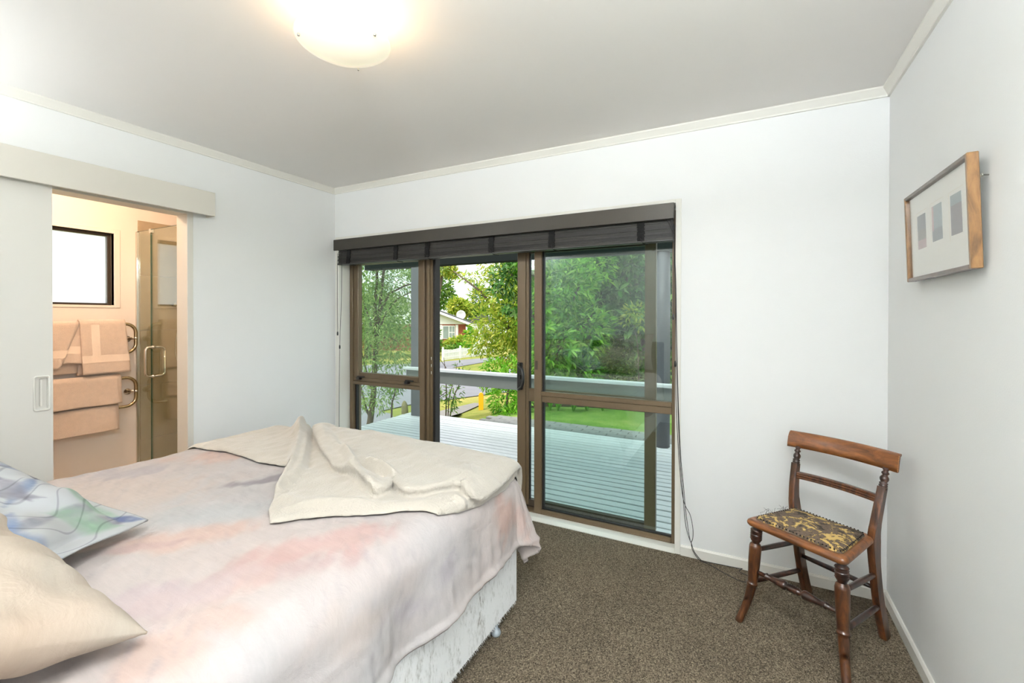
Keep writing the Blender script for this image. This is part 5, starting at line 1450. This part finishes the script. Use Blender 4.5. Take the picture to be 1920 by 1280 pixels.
plant('light_shrub', 'yellowish leaf sprays in front of the magnolia', 'shrub', [blob(1190, 585, 8.7, 22, 16), blob(1205, 610, 8.7, 14, 10), blob(1175, 600, 8.7, 14, 8)], 160, .12, .05, M['lf_yel'], 20, [([gbase(1195, 8.7), at(1198, 720, 8.7), at(1196, 650, 8.7), at(1188, 600, 8.7)], [.014, .012, .010, .006])], shell=.2)
# strap leaved clumps along the bed
for k, (px, py) in enumerate(((1032, 771), (1046, 772), (1075, 773), (1100, 772), (1130, 773))):
    b0 = ong(px, py); e = empty('strap_leaf_clump', tuple(b0))
    tag(e, ('strap leaved clump at the lawn edge nearest the door handle stile', 'second strap leaved clump along the lawn edge', 'third strap leaved clump along the lawn edge', 'fourth strap leaved clump along the lawn edge', 'strap leaved clump furthest right along the lawn edge')[k], 'plant', 'strap leaved clumps along the bed')
    rs = random.Random(30 + k)
    for q in range(14):
        a = rs.uniform(0, 6.28); L = rs.uniform(.25, .45); out = rs.uniform(.10, .25)
        d = Vector((math.cos(a), math.sin(a), 0)); s_ = Vector((-d.y, d.x, 0)) * .012
        pts = [Vector((0, 0, 0)), d * out * .4 + Vector((0, 0, L * .6)), d * out * .8 + Vector((0, 0, L * .85)), d * out * 1.4 + Vector((0, 0, L * .75))]
        vs = []
        for i_, p in enumerate(pts): w_ = (1, 1.1, .9, .1)[i_]; vs += [p + s_ * w_, p - s_ * w_]
        MB().add(vs, [(0, 1, 3, 2), (2, 3, 5, 4), (4, 5, 7, 6)], True).build('leaf', M['lf_bright'], e)
# backdrop trees
def tree(label, blobs, n, ll, m, seed, px, d, grp='trees in the distance'):
    b0 = gbase(px, d)
    plant('distant_tree', label, 'tree', blobs, n, ll, ll * .5, m, seed, [([b0, b0.lerp(Vector(blobs[0][0]), .6), Vector(blobs[0][0])], [.35, .28, .15])], grp, shell=.35)
tree('dense green tree closing the view behind the glossy bush', [blob(1060, 560, 15, 120, 130), blob(1120, 480, 15, 110, 80), blob(1020, 660, 15, 60, 90), blob(1100, 680, 15, 90, 80)], 9000, .34, M['lf_mid'], 40, 1060, 15)
tree('dense green tree closing the view behind the magnolia', [blob(1240, 560, 15.5, 120, 140), blob(1320, 620, 15, 90, 120), blob(1200, 690, 15, 110, 70)], 9000, .34, M['lf_mid'], 41, 1240, 15.5)
tree('tall green tree left of the white gable in the doorway view', [blob(815, 540, 78, 34, 44), blob(835, 555, 78, 20, 24), blob(795, 500, 78, 40, 30)], 2600, .75, M['lf_mid'], 42, 815, 78)
tree('yellow green tree behind the ridge of the brick house', [blob(858, 575, 66, 18, 16), blob(872, 578, 66, 12, 14)], 1400, .6, M['lf_yel'], 43, 862, 66)
tree('narrow conifer rising right of the brick house roof', [blob(897, 565, 86, 6, 36), blob(890, 588, 86, 10, 16)], 900, .75, M['lf_dark'], 44, 897, 86)
tree('green tree far behind the satellite dish', [blob(882, 592, 92, 26, 16), blob(915, 600, 92, 30, 24)], 1600, .9, M['lf_mid'], 45, 884, 92)
tree('pale tree high above the brick house at the top of the doorway', [blob(830, 500, 30, 26, 14), blob(850, 512, 30, 14, 8)], 700, .32, M['lf_yel'], 46, 790, 30)
tree('broad tree behind the slender tree of the left pane', [blob(690, 590, 40, 60, 50), blob(750, 600, 42, 40, 40), blob(640, 560, 40, 60, 70)], 2600, .55, M['lf_mid'], 47, 690, 40)

# ---- brick house, fence, post
hb = at(845, 662, 52); HB = Vector((hb.x, hb.y, g(hb.x, hb.y) - .1))
ho = empty('brick_house', tuple(HB), YAW + .10); tag(ho, 'red brick house with white gable and dark roof across the street', 'house')
k_ = 52 / FPX
def hx_(px): return (px - 845) * k_
def hz_(py): return at(845, py, 52).z - HB.z
def brick_mat():
    m, nt, b = base('red_brick_far')
    tc = nd(nt, 'ShaderNodeTexCoord'); mp = nd(nt, 'ShaderNodeMapping'); mp.inputs['Rotation'].default_value = (math.radians(90), 0, 0)
    br = nd(nt, 'ShaderNodeTexBrick', Scale=4.0); br.inputs['Color1'].default_value = srgb(150, 72, 48); br.inputs['Color2'].default_value = srgb(124, 54, 36); br.inputs['Mortar'].default_value = srgb(170, 120, 96)
    nt.links.new(tc.outputs['Object'], mp.inputs[0]); nt.links.new(mp.outputs[0], br.inputs[0]); nt.links.new(br.outputs[0], b.inputs['Base Color']); b.inputs['Roughness'].default_value = .9
    return m
M['brick'] = brick_mat(); M['hwhite'] = mat('white_weatherboard', srgb(236, 238, 234), .6, var=.04, vscale=2); M['roof'] = mat('dark_roof_tile', srgb(84, 84, 86), .8, var=.15, vscale=2)
M['winglass'] = mat('house_window_glass', srgb(150, 164, 160), .1, var=.2, vscale=1)
zE = hz_(607.5); zA = zE + (845 - 740) * 0  # eave level
sl_ = (607 - 580) / (887 - 815.0)
apx = 735
MB().box(hx_(600), hx_(873), 0, 7, -.5, zE).build('brick_wall', M['brick'], ho)
zap = zE + (873 - apx) * sl_ * k_
MB().prism([(hx_(596), zE), (hx_(876), zE), (hx_(apx), zap)], 'y', -.05, 7).build('gable', M['hwhite'], ho)
for s in (1, -1):
    xe = hx_(888) if s > 0 else hx_(apx - (888 - apx)); ze = zE - .10
    zr_ = ze + (888 - apx) * sl_ * k_
    MB().prism([(xe, ze + .02), (hx_(apx), zr_ + .02), (hx_(apx), zr_ + .22), (xe, ze + .22)], 'y', -.7, 7.4).build('roof_slope', M['roof'], ho)
    MB().prism([(xe, ze - .18), (hx_(apx), zr_ - .18), (hx_(apx), zr_ + .10), (xe, ze + .10)], 'y', -.78, -.7).build('bargeboard', M['hwhite'], ho)
MB().box(hx_(829.5), hx_(853), -.06, .04, hz_(635), hz_(610)).build('window', M['hwhite'], ho)
win = ho.children[-1]
for a, b, c, d in ((831, 841, 634, 611.5), (842.5, 847, 622, 611.5), (848, 852, 622, 611.5), (842.5, 847, 634, 623.5), (848, 852, 634, 623.5)):
    MB().box(hx_(a), hx_(b), -.075, -.055, hz_(c), hz_(d)).build('window_pane', M['winglass'], win)
for a, b in ((824.5, 829.5), (854, 859)):
    MB().box(hx_(a), hx_(b), -.08, -.003, hz_(636), hz_(609)).build('shutter', M['hwhite'], ho)
dish = MB().lathe([(.0005, 0), (.2, .02), (.42, .10), (.55, .2), (.54, .21), (.4, .13), (.0005, .04)], 16)
for i in range(len(dish.v)): x, y, z = dish.v[i]; dish.v[i] = (hx_(864) + x, 1.0 - z, hz_(590) + y)
dish.build('satellite_dish', M['hwhite'], ho)
MB().sweep([(hx_(864), 1.2, hz_(606)), (hx_(864), 1.05, hz_(590))], .04, 6, up=(1, 0, 0)).build('dish_pole', M['metal'], ho)
h2 = at(897, 650, 64); HB2 = Vector((h2.x, h2.y, g(h2.x, h2.y) - .1))
ho2 = empty('white_house', tuple(HB2), YAW); tag(ho2, 'white house part showing beside the brick house behind the tree', 'house')
k2 = 64 / FPX
MB().box(-16 * k2, 26 * k2, 0, 7, 0, at(895, 604, 64).z - HB2.z).build('wall', M['hwhite'], ho2)
zt_ = at(895, 604, 64).z - HB2.z
MB().prism([(-20 * k2, zt_), (30 * k2, zt_), (5 * k2, zt_ + 1.3)], 'y', -.4, 7.4).build('roof', M['roof'], ho2)
MB().box(6 * k2, 16 * k2, -.05, .02, zt_ * .35, zt_ * .8).build('window', M['winglass'], ho2)
# picket fence
posts = [(830.5, 676), (863, 671.5), (889, 668.5), (909, 665.5), (925, 663)]
fe = empty('picket_fence', tuple(ong(870, 671))); tag(fe, 'white picket fence in front of the brick house', 'fence')
PB = [ong(a, b) for a, b in posts]
M['fwhite'] = mat('white_fence_paint', srgb(240, 242, 240), .6, var=.04)
pk = MB(); rlm = MB()
for i, p in enumerate(PB):
    o_ = MB().box(p.x - .07, p.x + .07, p.y - .07, p.y + .07, p.z - .2, p.z + .95, .01).ball((p.x, p.y, p.z + 1.02), .09, 10, 6)
    abs_part(o_, 'fence_post', M['fwhite'], fe)
    if i:
        a, b = PB[i - 1], p; L = (b - a).length; d = (b - a) / L; nrm = Vector((d.y, -d.x, 0)) * .03
        nn = int(L / .14)
        for q in range(1, nn):
            c = a + d * (L * q / nn); w_ = d * .045
            zt_ = c.z + .78 + .10 * abs(2 * q / nn - 1)
            pk.add([c - w_ + nrm + Vector((0, 0, .03)), c + w_ + nrm + Vector((0, 0, .03)), (c + w_ + nrm).xy.to_3d() + Vector((0, 0, zt_)), (c + nrm).xy.to_3d() + Vector((0, 0, zt_ + .06)), (c - w_ + nrm).xy.to_3d() + Vector((0, 0, zt_)),
                    c - w_ + nrm * 1.6 + Vector((0, 0, .03)), c + w_ + nrm * 1.6 + Vector((0, 0, .03)), (c + w_ + nrm * 1.6).xy.to_3d() + Vector((0, 0, zt_)), (c + nrm * 1.6).xy.to_3d() + Vector((0, 0, zt_ + .06)), (c - w_ + nrm * 1.6).xy.to_3d() + Vector((0, 0, zt_))],
                   [(0, 1, 2, 3, 4), (9, 8, 7, 6, 5), (0, 5, 6, 1), (1, 6, 7, 2), (2, 7, 8, 3), (3, 8, 9, 4), (4, 9, 5, 0)])
        for zz in (.25, .62):
            abs_part(MB().sweep([a + Vector((0, 0, zz)), b + Vector((0, 0, zz))], .035, sec=[(-1, -1), (1, -1), (1, 1), (-1, 1)], smooth=False), 'fence_rail', M['fwhite'], fe)
po_ = abs_part(pk, 'pickets', M['fwhite'], fe); po_['kind'] = 'stuff'
# yellow marker post
yp = ong(902, 769); ypo = MB()
sc_ = (yp - Vector((0, 0, CAMH))).dot(cF) / FPX
pw, ph = 4.4 * sc_, 33 * sc_
ypo.prism([(-pw, 0), (pw, 0), (pw, ph - pw)] + [(pw * math.cos(a), ph - pw + pw * math.sin(a)) for a in [math.pi * k / 8 for k in range(1, 8)]] + [(-pw, ph - pw)], 'y', -.05, .05)
o = ypo.build('marker_post', mat('yellow_paint', srgb(244, 184, 28), .5, var=.06)); o.location = yp; o.rotation_euler = (0, 0, YAW)
tag(o, 'yellow round topped marker post on the berm', 'post')
# shrubs before the house
for k, (bl_, n, m, sd_, lab) in enumerate((([blob(822, 648, 44, 8, 10), blob(815, 625, 44, 6, 12)], 260, 'lf_mid', 50, 'green shrub at the left corner under the shuttered window'),
                                   ([blob(850, 645, 43, 14, 9), blob(864, 640, 43, 9, 9)], 420, 'lf_yel', 51, 'reddish green rounded shrub in front of the shuttered window'),
                                   ([blob(882, 630, 43, 8, 13), blob(872, 649, 42, 12, 5)], 320, 'lf_bright', 52, 'bright shrub at the right corner of the brick house'),
                                   ([blob(845, 655, 41, 14, 4)], 160, 'lf_mid', 53, 'low green plants between the house and the picket fence'))):
    plant('garden_shrub', lab, 'shrub', bl_, n, .5, .25, M[m], sd_, group='shrubs in front of the brick house')
# mossy boulder left of the post and bark bed
bo_ = ong(759, 777); rk = MB().ball((0, 0, .2), .22, 16, 10, (.55, .45, 1.5))
for i in range(len(rk.v)):
    v = Vector(rk.v[i]); rk.v[i] = tuple(v * (1 + .18 * noise.noise(v * 3)))
ro = rk.build('boulder', mat('mossy_stone', srgb(136, 130, 92), .95, var=.4, vscale=8, bump=.5, bscale=20)); ro.location = (bo_.x, bo_.y, bo_.z - .1)
tag(ro, 'mossy upright stone beside the charcoal post in the left pane', 'stone')
